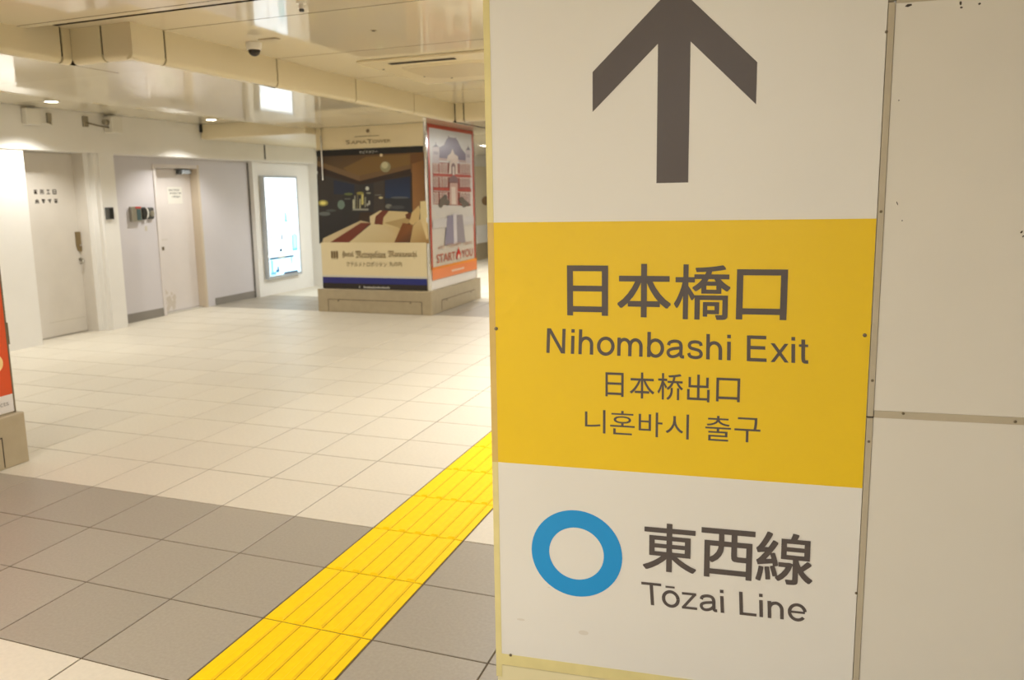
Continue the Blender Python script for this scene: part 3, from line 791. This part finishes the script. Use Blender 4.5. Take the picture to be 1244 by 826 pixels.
flat('red_house_emblem', SP, [[(c-.07, .60), (c+.07, .60), (c+.075, .66), (c+.02, .72), (c, .755), (c-.02, .72), (c-.075, .66)]], mat('print_strong_red', (196, 44, 36), .3), sp, hh_)
flat('emblem_arch', SP, [[(c-.04, .60), (c+.04, .60), (c+.045, .635), (c, .665), (c-.045, .635)]], mat('print_pale', (222, 206, 190), .3), sp, hh_+.001)
ps = []
for i in range(17):
    if i in (3, 11): continue
    u = .10+i*.05; big = 3 < i < 11
    ps += mark_polys('gbaefcd'[i % 7], a0+(a1-a0)*u, .735+.03, (a1-a0)*.034, .05 if big else .035, .006)
flat('caption_print', SP, ps, mat('print_faint_red', (196, 150, 128), .3), sp, hh_)
flat('band_print', SP, [rect(a0+(a1-a0)*(.40+i*.035), a0+(a1-a0)*(.425+i*.035), .455, .48) for i in range(9)], mat('print_pale', (222, 206, 190), .3), sp, hh_)

# near pillar at the left edge with the red poster
np_, npl = pillar('ad_pillar', -5.43, -3.955, 1.60, 3.022, ZN, 'pillar with a red poster at the left edge of the picture', 0.055, 0.018)
access(npl, Plane((-3.955+.055, 0, 0), (0, 1, 0), (0, 0, 1)), 1.70, 2.895, 0.178)
box('corner_trim', -3.965, -3.9425, 3.016, 3.026, 0.285, ZN, M_SCREW, np_, 0.001)
rp = tag(empty('red_poster', (-3.95, 2.3, 0.3)), 'orange red poster with a white lower margin on the near pillar', 'poster')
RP = Plane((-3.943, 0, 0), (0, 1, 0), (0, 0, 1))
box('backing', -3.955, -3.943, 1.66, 3.015, 0.29, 2.2, M_PANELWHITE, rp)
picture('printed_picture', RP, [(rect(1.665, 3.0145, 0.295, 2.19), (216, 210, 204)), (rect(1.665, 3.0145, 0.388, 2.19), (206, 72, 16)), (ell(2.935, 0.57, .045, .05, 20), (238, 206, 140))], print_mat('satin_print', .4), rp)
flat('grey_print', RP, text_polys('cts', [(2.935, .330), (2.985, .330), (2.985, .352), (2.935, .352)]), mat('print_grey', (150, 144, 140), .4), rp, 0.002)
lc = tag(empty('poster_clasp', (-3.95, 3.026, 0.7)), 'small grey clasp with a yellow tab on the edge of the near pillar', 'clasp')
box('clasp', -3.960, -3.942, 3.0265, 3.034, 0.66, 0.78, M_SCREW, lc, 0.002)
box('yellow_tab', -3.985, -3.955, 3.0265, 3.034, 0.47, 0.55, M_YEL, lc, 0.002)

# ------------------------------------------------------------------ light box on the far white wall
lb = tag(empty('light_box', (-7.12, 10.03, 0.27)), 'tall lit advertising light box on the white wall behind the hotel pillar', 'light box')
LXF = -7.06
bm = bmesh.new()
LY0, LY1, LZ0, LZ1 = 9.63, 10.42, 0.285, 1.715
bx(bm, -7.12, LXF+.008, LY0-.03, LY0, LZ0-.04, LZ1+.03); bx(bm, -7.12, LXF+.008, LY1, LY1+.03, LZ0-.04, LZ1+.03)
bx(bm, -7.12, LXF+.008, LY0, LY1, LZ1, LZ1+.03); bx(bm, -7.12, LXF+.008, LY0, LY1, LZ0-.04, LZ0)
obj('frame', bm, M_GAL, lb)
LP = Plane((LXF, 0, 0), (0, 1, 0), (0, 0, 1))
def L_(u0, u1, v0, v1): return rect(LY0+(LY1-LY0)*u0, LY0+(LY1-LY0)*u1, LZ0+(LZ1-LZ0)*v0, LZ0+(LZ1-LZ0)*v1)
S = [(L_(0, 1, 0, 1), (226, 240, 252)), (L_(.02, .98, .80, .99), (240, 250, 255)), (L_(.0, 1, .786, .798), (150, 160, 172)), (L_(.02, .98, .452, .463), (140, 154, 166)),
     (L_(.02, .99, 0.0, .18), (186, 222, 240)), (L_(.58, .63, .55, .64), (70, 130, 130)), (L_(.56, .66, .54, .57), (120, 170, 170)), (L_(.75, .82, .67, .68), (150, 180, 190)), (L_(.76, .95, .23, .40), (96, 160, 180)), (L_(.80, .92, .26, .42), (150, 200, 214)),
     (L_(.35, .43, .24, .27), (30, 60, 80)), (L_(.1, .14, .38, .42), (120, 150, 160)), (L_(.42, .47, .36, .42), (96, 120, 130)), (L_(.03, .80, .168, .19), (40, 76, 96)), (L_(.30, .5, .175, .195), (150, 150, 140)),
     (L_(.06, .12, .04, .16), (110, 170, 196)), (L_(.2, .3, .03, .06), (50, 110, 150)), (L_(.04, .2, .01, .04), (90, 150, 186)), (L_(.45, .9, .0, .02), (40, 56, 76)), (L_(.25, .29, .04, .09), (24, 50, 80)), (L_(.7, .73, .1, .17), (90, 140, 164))]
picture('lit_screen', LP, S, print_mat('backlit_film', .3, P_SCREEN), lb)

# picture on the far aisle wall, seen past the pillar
fp = tag(empty('wall_picture', (-6.23, 15.6, 0.6)), 'cream wall picture with a brown oval seen past the station poster', 'picture')
FW = Plane((XFAR+.012, 0, 0), (0, 1, 0), (0, 0, 1))
p0 = FW.uv(588, 244); p1 = FW.uv(594, 268)
box('board', XFAR, XFAR+.012, p0[0]-1.0, p0[0]+1.2, 0.75, 2.0, M_CREAMPOST, fp)
picture('printed_picture', FW, [(ell(p0[0]+.12, p0[1], .26, .10, 18), (140, 104, 56)), (ell(p1[0]+.22, p1[1], .20, .22, 18), (44, 36, 24))], M_PRINT, fp, 0.002)

# ------------------------------------------------------------------ hoarding (white panel wall) that carries the sign
def slab(name, pl, a0, a1, b0, b1, h0, h1, m, parent, bev=0.0):
    bm = bmesh.new(); bx(bm, a0, a1, b0, b1, h0, h1, bev)
    for v in bm.verts: v.co = pl.p(v.co.x, v.co.y, v.co.z)
    bmesh.ops.recalc_face_normals(bm, faces=bm.faces[:])
    return obj(name, bm, m, parent)
sL = 0.5*(HB.uv(597, 100)[0] + HB.uv(606, 640)[0]) - 0.012
sR = 0.5*(HB.uv(1077, 100)[0] + HB.uv(1040, 690)[0])
JW = 0.0155
zJ = HB.uv(1065, 503)[1]
zT = HB.uv(1080, 2)[1]
hoard = tag(empty('wall_front', tuple(HB.p((sL+sR)/2, 0))), 'white temporary hoarding wall of large square panels', 'wall', kind='structure')
slab('hoarding_panel', HB, sL+.002, sR, 0.0, ZN-.003, -0.03, -0.001, M_HOARD, hoard)
zrow = [(0.004, zJ-.008), (zJ+.008, zT-.004), (zT+.004, ZN-.003)]
ncol = 4
for k in range(ncol):
    a = sR+JW+k*(0.9+JW)
    for z0, z1 in zrow: slab('hoarding_panel', HB, a, a+0.9, z0, z1, -0.03, -0.001, M_HOARD, hoard, 0.0008)
for k in range(ncol):
    a = sR+k*(0.9+JW)
    for z0, z1 in ((0.0, zJ-.010), (zJ-.006, zT-.002), (zT+.002, ZN-.003)):
        slab('joint_strip', HB, a+.001, a+JW-.001, z0, z1, -0.02, 0.0015, M_JOINT, hoard, 0.0008)
    slab('joint_strip', HB, a+JW+.001, a+JW+0.899, zJ-.0085, zJ+.0085, -0.02, 0.0012, M_JOINT, hoard, 0.0006)
    slab('joint_strip', HB, a+JW+.001, a+JW+0.899, zT-.0045, zT+.0045, -0.02, 0.0012, M_JOINT, hoard, 0.0006)
slab('dark_slot', HB, sR, sR+JW, zJ-.0098, zJ-.0062, -0.02, 0.0008, M_MARK, hoard)
SD_ = Plane(HB.p(sL, 0, -0.001), -SN, (0, 0, 1))       # side return of the hoarding, along the direction away from the camera
slab('side_panel', SD_, -1.3, -0.0, 0.0, ZN-.003, -0.028, 0.0, M_HOARD, hoard)
slab('side_panel', SD_, -2.6, -1.304, 0.0, ZN+.04, -0.028, 0.0, M_HOARD, hoard)
def screw_at(x, y, parent, r=0.0042, m=None, h=0.0015):
    a, b = HB.uv(x, y)
    bm = bmesh.new(); lathe(bm, [(r, 0), (r, 0.0012), (r*.6, 0.002)], HB.p(a, b, h), HB.n, 12)
    return obj('screw', bm, m or M_SCREW, parent)
for x, y in ((1076.6, 39), (1070, 257), (1059.5, 462), (1055.3, 536), (1040, 720), (1097, 502), (1233, 512)): screw_at(x, y, hoard, 0.0032)
bm = bmesh.new()
def blot(x, y, rx, ry, rot=0.0):
    a, b = HB.uv(x, y); k = HB.uv(x+1, y)[0]-a
    pts = [(math.cos(t)*rx*random.uniform(.75, 1.1), math.sin(t)*ry*random.uniform(.7, 1.1)) for t in [i*math.pi/5 for i in range(10)]]
    c, s_ = math.cos(rot), math.sin(rot)
    bm.faces.new([bm.verts.new(HB.p(a+k*(p*c-q*s_), b+k*(p*s_+q*c), -0.0004)) for p, q in pts])
for t in ((1104, 6.5, 4.5, 2.0, .2), (1167, 4, 1.6, 3.2), (1168, 9, 2, 1.5), (1190, 4.5, 1.8, 1.8), (1092, 122, .9, .9), (1096, 268, .9, .9), (1241, 282, 1.2, 2.6, -.6), (1243, 287, 1.0, 1.6, -.6), (1090, 247, .7, 3, .4)): blot(*t)
obj('scuff', bm, M_MARK, hoard)

# ------------------------------------------------------------------ the direction sign
sign = tag(empty('direction_sign', tuple(HB.p((sL+sR)/2, 0.1))), 'large white and yellow exit sign with an upward arrow on the hoarding', 'sign')
zB = HB.uv(612, 794)[1]
slab('white_sheet', HB, sL+.011, sR-.001, zB, ZN-.01, 0.0, 0.0015, M_SIGNW, sign)
zy1 = 0.5*(HB.uv(602, 268)[1]+HB.uv(1067, 268)[1]); zy0 = 0.5*(HB.uv(606, 561)[1]+HB.uv(1049, 593)[1])
slab('yellow_band', HB, sL+.011, sR-.001, zy0, zy1, 0.0015, 0.0019, M_SIGNY, sign)
slab('edge_tape', HB, sL-.004, sL+.0125, 0.075, zy0, 0.0, 0.0023, M_TAPE, sign)
slab('edge_tape', HB, sL-.004, sL+.0125, zy1, ZN-.012, 0.0, 0.0023, M_TAPE, sign)
slab('edge_tape', HB, sL-.004, sL+.0125, zy0, zy1, 0.0, 0.0023, mat('tan_tape', (214, 182, 104), .35, noise=.05, nscale=15), sign)
slab('bottom_tape', HB, sL+.0125, sR-.001, zB-.032, zB+.001, 0.0, 0.0024, M_TAPE, sign)
slab('kick_strip', HB, sL, sR-.001, 0.004, zB-.034, 0.0, 0.0012, mat('pale_yellow_board', (232, 221, 178), .4, noise=.03, nscale=6), sign)
HI = 0.0023
def hb(pts): return [HB.uv(x, y) for x, y in pts]
a_sh0, a_sh1 = HB.uv(798.3, 150)[0], HB.uv(837.3, 150)[0]
ac = (a_sh0+a_sh1)/2
zt_in = 0.5*(HB.uv(798, 53)[1]+HB.uv(838, 51)[1]); zbm = HB.uv(818, 222)[1]
aL, aR = HB.uv(720, 110)[0], HB.uv(919.2, 100)[0]
zl1 = 0.5*(HB.uv(720, 87)[1]+HB.uv(919, 76.5)[1]); zl0 = 0.5*(HB.uv(720, 135.3)[1]+HB.uv(919, 127.7)[1])
zap = zl1 + (ac-aL)*(zt_in-zl0)/(a_sh0-aL)
flat('arrow', HB, [[(aL, zl0), (a_sh0, zt_in), (ac, zap), (aL, zl1)], [(aR, zl1), (ac, zap), (a_sh1, zt_in), (aR, zl0)],
                   [(a_sh0, zbm), (a_sh1, zbm), (a_sh1, zt_in), (ac, zap), (a_sh0, zt_in)]], M_SIGNK, sign, HI)

# Latin letters drawn as even strokes (cap height .72, x-height .525)
W_ = 0.096
def arch(x0, x1, top=.525): 
    r = (x1-x0)/2; c = (x0+x1)/2; t = top-W_/2
    return [(x0, .28)] + [(c-r*math.cos(a)*1.0, t-.19+.19*math.sin(a)) for a in [math.pi*i/12 for i in range(0, 13)]] + [(x1, 0)]
def ring(cx, rx, cy=.2625, ry=.2295): return stroke(ell(cx, cy, rx, ry, 32), W_, True)
def ln(*p): return stroke(list(p), W_)
GL = {}
GL['N'] = (ln((.10, 0), (.10, .72)) + ln((.555, 0), (.555, .72)) + [[(.056, .72), (.165, .72), (.599, 0), (.490, 0)]], .72)
GL['i'] = (ln((.10, 0), (.10, .525)) + ln((.10, .62), (.10, .72)), .222)
GL['h'] = (ln((.10, 0), (.10, .72)) + stroke(arch(.10, .43), W_), .556)
GL['n'] = (ln((.10, 0), (.10, .525)) + stroke(arch(.10, .43), W_), .556)
GL['m'] = (ln((.10, 0), (.10, .525)) + stroke(arch(.10, .41), W_) + stroke(arch(.41, .72), W_), .84)
GL['o'] = (ring(.28, .205), .556)
GL['ō'] = (ring(.28, .205) + [rect(.15, .41, .61, .67)], .556)
GL['b'] = (ln((.10, 0), (.10, .72)) + ring(.285, .19), .556)
GL['a'] = (stroke(spline([(.085, .36), (.12, .44), (.255, .483), (.38, .455), (.425, .36), (.425, .20), (.425, .09), (.455, .045), (.515, .045)]), W_*.95) +
           stroke(spline([(.425, .30), (.34, .285), (.20, .262), (.10, .215), (.078, .135), (.13, .055), (.225, .04), (.34, .085), (.425, .17)]), W_*.9), .556)
GL['s'] = (stroke(spline([(.415, .375), (.385, .455), (.26, .485), (.135, .455), (.098, .375), (.14, .305), (.26, .272), (.37, .235), (.418, .15), (.38, .065), (.255, .038), (.125, .07), (.08, .16)]), W_*.92), .50)
GL['E'] = (ln((.12, 0), (.12, .72)) + ln((.12, .676), (.575, .676)) + ln((.12, .385), (.55, .385)) + ln((.12, .044), (.585, .044)), .667)
GL['x'] = ([[(.02, 0), (.12, 0), (.475, .525), (.375, .525)], [(.38, 0), (.485, 0), (.125, .525), (.02, .525)]], .50)
GL['t'] = (stroke(spline([(.13, .66), (.13, .40), (.13, .11), (.165, .045), (.255, .04)], 6), W_) + [rect(.02, .255, .455, .525)], .278)
GL['T'] = (ln((.305, 0), (.305, .72)) + [rect(.02, .59, .636, .72)], .56)
GL['z'] = ([rect(.05, .45, .448, .525), rect(.03, .46, 0, .077), [(.03, .06), (.13, .06), (.45, .47), (.35, .47)]], .50)
GL['L'] = (ln((.12, 0), (.12, .72)) + [rect(.12, .53, 0, .086)], .556)
GL['e'] = ([rect(.085, .48, .232, .300)] + stroke(ell(.28, .2625, .205, .2295, 30, 8, 322), W_*.95), .556)
GL[' '] = ([], .278)
def latin(text, quad):
    x = 0.0; polys = []
    for ch in text:
        g, adv = GL[ch]
        polys += [[(x+a, b) for a, b in p] for p in g]; x += adv
    xs = [q[0] for p in polys for q in p]; x0, x1 = min(xs), max(xs)
    bl, br, tr, tl = [V(q) for q in quad]; out = []
    for k_, p in enumerate(polys):
        q = Layered(); q.lift = (k_ % 45)*0.000012
        for a, b in p:
            u = (a-x0)/(x1-x0); v = b/.72
            e = bl*(1-u)*(1-v)+br*u*(1-v)+tr*u*v+tl*(1-u)*v
            q.append((e.x, e.y))
        out.append(q)
    return out
def char_quad(cx0, cx1, top0, bot0, top1, bot1):
    """corner pixels of a line of lettering: left/right edge, top and bottom at each end"""
    return [HB.uv(cx0, bot0), HB.uv(cx1, bot1), HB.uv(cx1, top1), HB.uv(cx0, top0)]
def c1_(x, y): return (640+x/3.178, 300+y/3.178)
def kan(ch, x0, x1, y0, y1, cf, bold):
    (p0, q0), (p1, q1) = cf(x0, y0), cf(x1, y1)
    xm, ym = (p0+p1)/2, (q0+q1)/2
    a0_, a1_ = HB.uv(p0, ym)[0], HB.uv(p1, ym)[0]; b1_, b0_ = HB.uv(xm, q0)[1], HB.uv(xm, q1)[1]
    return text_polys(ch, [(a0_, b0_), (a1_, b0_), (a1_, b1_), (a0_, b1_)], bold)
BO = 0.013
def flat2(names, polys, cut):
    for n_, side in zip(names, (lambda p: p[0][0] < cut, lambda p: p[0][0] >= cut)):
        flat(n_, HB, [p for p in polys if side(p)], M_SIGNK, sign, HI)
flat('exit_kanji', HB, kan('日', 156, 314, 71, 265, c1_, BO) + kan('本', 350, 557, 65, 271, c1_, BO) + kan('橋', 569, 786, 67, 280, c1_, BO*.8) + kan('口', 809, 1005, 86, 281, c1_, BO), M_SIGNK, sign, HI)
flat2(('nihombashi_lettering', 'exit_lettering'), latin('Nihombashi Exit', [HB.uv(*c1_(76, 408)), HB.uv(*c1_(1086, 449)), HB.uv(*c1_(1086, 349)), HB.uv(*c1_(79, 313))]), HB.uv(*c1_(822, 400))[0])
flat('exit_chinese', HB, kan('日', 304, 374, 484, 577, c1_, .004) + kan('本', 398, 493, 484, 584, c1_, .004) + kan('桥', 505, 603, 487, 590, c1_, .004) + kan('出', 619, 706, 492, 597, c1_, .004) + kan('口', 731, 823, 505, 597, c1_, .004), M_SIGNK, sign, HI)
flat('exit_korean', HB, kan('니', 225, 304, 627, 717, c1_, 0) + kan('혼', 322, 417, 632, 724, c1_, 0) + kan('바', 432, 524, 637, 732, c1_, 0) + kan('시', 536, 626, 644, 740, c1_, 0) , M_SIGNK, sign, HI)
flat('korean_exit_word', HB, kan('출', 689, 788, 651, 748, c1_, 0) + kan('구', 801, 902, 658, 753, c1_, 0), M_SIGNK, sign, HI)
def c2_(x, y): return (640+x/3.274, 590+y/3.274)
(ra, _), (rb, _) = HB.uv(*c2_(20, 255)), HB.uv(*c2_(380, 285))
(ia, _), (ib, _) = HB.uv(*c2_(90, 260)), HB.uv(*c2_(307, 280))
zc = HB.uv(*c2_(198, 269))[1]
Ro, Ri = (rb-ra)/2, (ib-ia)/2
flat('blue_line_ring', HB, stroke(ell((ra+rb)/2, zc, (Ro+Ri)/2, (Ro+Ri)/2, 64), Ro-Ri, True), M_SIGNB, sign, HI)
flat('line_kanji', HB, kan('東', 462, 675, 150, 342, c2_, BO) + kan('西', 693, 907, 172, 368, c2_, BO) + kan('線', 911, 1139, 186, 390, c2_, BO*.9), M_SIGNK, sign, HI)
flat2(('tozai_lettering', 'line_lettering'), latin('Tōzai Line', [HB.uv(*c2_(461, 469)), HB.uv(*c2_(1113, 540)), HB.uv(*c2_(1113, 446)), HB.uv(*c2_(455, 380))]), HB.uv(*c2_(820, 470))[0])
screw_at(603, 399, sign, 0.0048, None, 0.0024); screw_at(1050.3, 407, sign, 0.0045, None, 0.002); screw_at(620.5, 795, sign, .004, None, .0024)
bm = bmesh.new()
for t in ((633, 752, 6, 1.6), (709, 768, 7, 3.5, .3), (667, 713, 2.0, .8)):
    a, b = HB.uv(t[0], t[1]); k = 0.00195
    bm.faces.new([bm.verts.new(HB.p(a+math.cos(x)*t[2]*k, b+math.sin(x)*t[3]*k, HI+.0002)) for x in [i*math.pi/6 for i in range(12)]])
obj('smudge', bm, mat('sign_smudge', (222, 216, 206), .5), sign)

# ------------------------------------------------------------------ things on the ceilings
dm = tag(empty('dome_camera', (-3.40, 4.62, ZU)), 'white dome camera with a dark bubble hanging beside the fascia', 'camera')
bm = bmesh.new(); lathe(bm, [(0.052, 0), (0.052, -.03), (0.046, -.046)], (-3.40, 4.62, ZU-.001), (0, 0, 1), 24); obj('body', bm, M_WPLAS, dm)
bm = bmesh.new(); lathe(bm, [(0.041*math.cos(t), -.046-.041*math.sin(t)) for t in [i*math.pi/2/7 for i in range(7)]] + [(0.002, -.087)], (-3.40, 4.62, ZU-.001), (0, 0, 1), 24); obj('bubble', bm, M_DOME, dm, True)
pt = tag(empty('ceiling_plate', (-3.24, 4.56, ZU)), 'small beige cover plate beside the dome camera', 'cover plate')
box('plate', -3.30, -3.16, 4.53, 4.58, ZU-.006, ZU, M_PLINTH, pt, .002)
sd = tag(empty('sprinkler', (-2.476, 3.80, ZU)), 'small sprinkler head on the raised ceiling', 'sprinkler')
bm = bmesh.new(); lathe(bm, [(0.030, 0), (0.028, -.008), (0.012, -.010), (0.012, -.03), (0.020, -.034), (0.004, -.038)], (-2.476, 3.80, ZU), (0, 0, 1), 18); obj('rosette', bm, M_WPLAS, sd)
bm = bmesh.new(); lathe(bm, [(0.013, -.036), (0.013, -.05)], (-2.476, 3.80, ZU), (0, 0, 1), 14); obj('tip', bm, M_DGREY, sd)
hs = tag(empty('ceiling_sensor', (-2.488, 4.62, ZU)), 'tiny dark round sensor in the raised ceiling', 'sensor')
bm = bmesh.new(); lathe(bm, [(0.020, 0), (0.020, -.003)], (-2.488, 4.62, ZU), (0, 0, 1), 16); obj('ring', bm, M_PLINTH, hs)
bm = bmesh.new(); lathe(bm, [(0.012, -.003), (0.011, -.005)], (-2.488, 4.62, ZU), (0, 0, 1), 14); obj('eye', bm, M_MARK, hs)
# air conditioner cassette
ax0, ax1, ay0, ay1 = -3.16, -2.02, 5.56, 6.86
ac_ = tag(empty('air_conditioner', ((ax0+ax1)/2, (ay0+ay1)/2, ZU)), 'cream ceiling cassette air conditioner with a dark slot', 'air conditioner')
bm = bmesh.new(); bx(bm, ax0, ax1, ay0, ay1, ZU-.022, ZU, .008); obj('panel', bm, M_FASC, ac_)
box('outlet_slot', -2.93, -2.38, 5.655, 5.715, ZU-.026, ZU-.0215, M_DARKGAP, ac_)
bm = bmesh.new()
pts = [(x*.42, y*.36) for x, y in [(math.copysign(abs(math.cos(t))**.5, math.cos(t)), math.copysign(abs(math.sin(t))**.5, math.sin(t))) for t in [2*math.pi*i/40 for i in range(40)]]]
cxa, cya = -2.55, 6.16
r0 = [bm.verts.new((cxa+x, cya+y, ZU-.022)) for x, y in pts]; r1 = [bm.verts.new((cxa+x*.9, cya+y*.9, ZU-.040)) for x, y in pts]
for k in range(40): bm.faces.new((r0[k], r0[(k+1) % 40], r1[(k+1) % 40], r1[k]))
bm.faces.new(r1); bmesh.ops.recalc_face_normals(bm, faces=bm.faces[:])
obj('intake_cover', bm, mat('intake_beige', (206, 192, 158), .35), ac_)
for x, y in ((-3.10, 5.90), (-2.98, 6.42), (-2.80, 6.60), (-2.14, 5.90)):
    bm = bmesh.new(); lathe(bm, [(0.010, -.022), (0.008, -.026)], (x, y, ZU), (0, 0, 1), 12); obj('screw', bm, M_MARK, ac_)

# ------------------------------------------------------------------ linear lamps in the ceilings, outside the picture
def lamp(x, y, z, ln_, wd, power, label, col=WARM):
    d = tag(empty('linear_lamp', (x, y, z)), label, 'lamp', 'recessed linear lamps')
    bm = bmesh.new()
    bx(bm, x-wd/2-.02, x-wd/2, y-ln_/2, y+ln_/2, z-.012, z-.0005); bx(bm, x+wd/2, x+wd/2+.02, y-ln_/2, y+ln_/2, z-.012, z-.0005)
    bx(bm, x-wd/2-.02, x+wd/2+.02, y-ln_/2-.02, y-ln_/2, z-.012, z-.0005); bx(bm, x-wd/2-.02, x+wd/2+.02, y+ln_/2, y+ln_/2+.02, z-.012, z-.0005)
    obj('frame', bm, M_WPLAS, d)
    box('diffuser', x-wd/2, x+wd/2, y-ln_/2, y+ln_/2, z-.006, z-.001, M_LAMP, d)
    l = bpy.data.lights.new('lamp_light', 'AREA'); l.shape = 'RECTANGLE'; l.size = wd; l.size_y = ln_; l.energy = power; l.color = col
    o = bpy.data.objects.new('lamp_light', l); COL.objects.link(o); o.parent = d; o.location = (0, 0, -.0085)
for i, y in enumerate((-3.6, -1.8, 0.1)):
    lamp(-2.75, y, ZN, 1.25, .16, P_NEAR, ('first', 'second', 'third')[i]+' linear ceiling lamp from the back along the left lane')
for i, y in enumerate((-3.9, -2.2)):
    lamp(0.2, y, ZN, 1.25, .16, P_NEAR*.8, ('first', 'second')[i]+' linear ceiling lamp from the back along the middle lane')
for i, y in enumerate((4.7, 6.2, 7.7)):
    lamp(-1.15, y, ZU, 1.1, .16, P_BAY, ('nearest', 'middle', 'farthest')[i]+' linear lamp in the raised bay behind the hoarding')
lamp(-5.0, 10.55, ZS, 0.8, .16, 60.0, 'added cool white fill lamp hidden behind the poster pillar', (.88, .95, 1.0))  # added unseen lamp, brightens the white wall around the light box
lamp(-2.6, 11.5, ZS, 1.2, .16, P_BAY, 'linear lamp in the low ceiling beyond the raised bay')
lamp(-4.9, 13.5, ZS, 1.2, .16, P_BAY, 'linear lamp in the low ceiling of the far aisle')

# ------------------------------------------------------------------ remaining room shell
tag(box('wall_right', XR, XR+.2, YB-.2, YF+.2, 0, ZU+.1, M_WALL), 'plain white wall on the right side of the concourse', 'wall', kind='structure')
tag(box('wall_back', -7.6, XR, YB-.2, YB, 0, ZU+.1, M_WALL), 'plain white wall behind the viewer', 'wall', kind='structure')
tag(box('wall_far', -7.6, XR, YF, YF+.2, 0, ZU+.1, M_WALL), 'plain white wall at the far end of the concourse', 'wall', kind='structure')
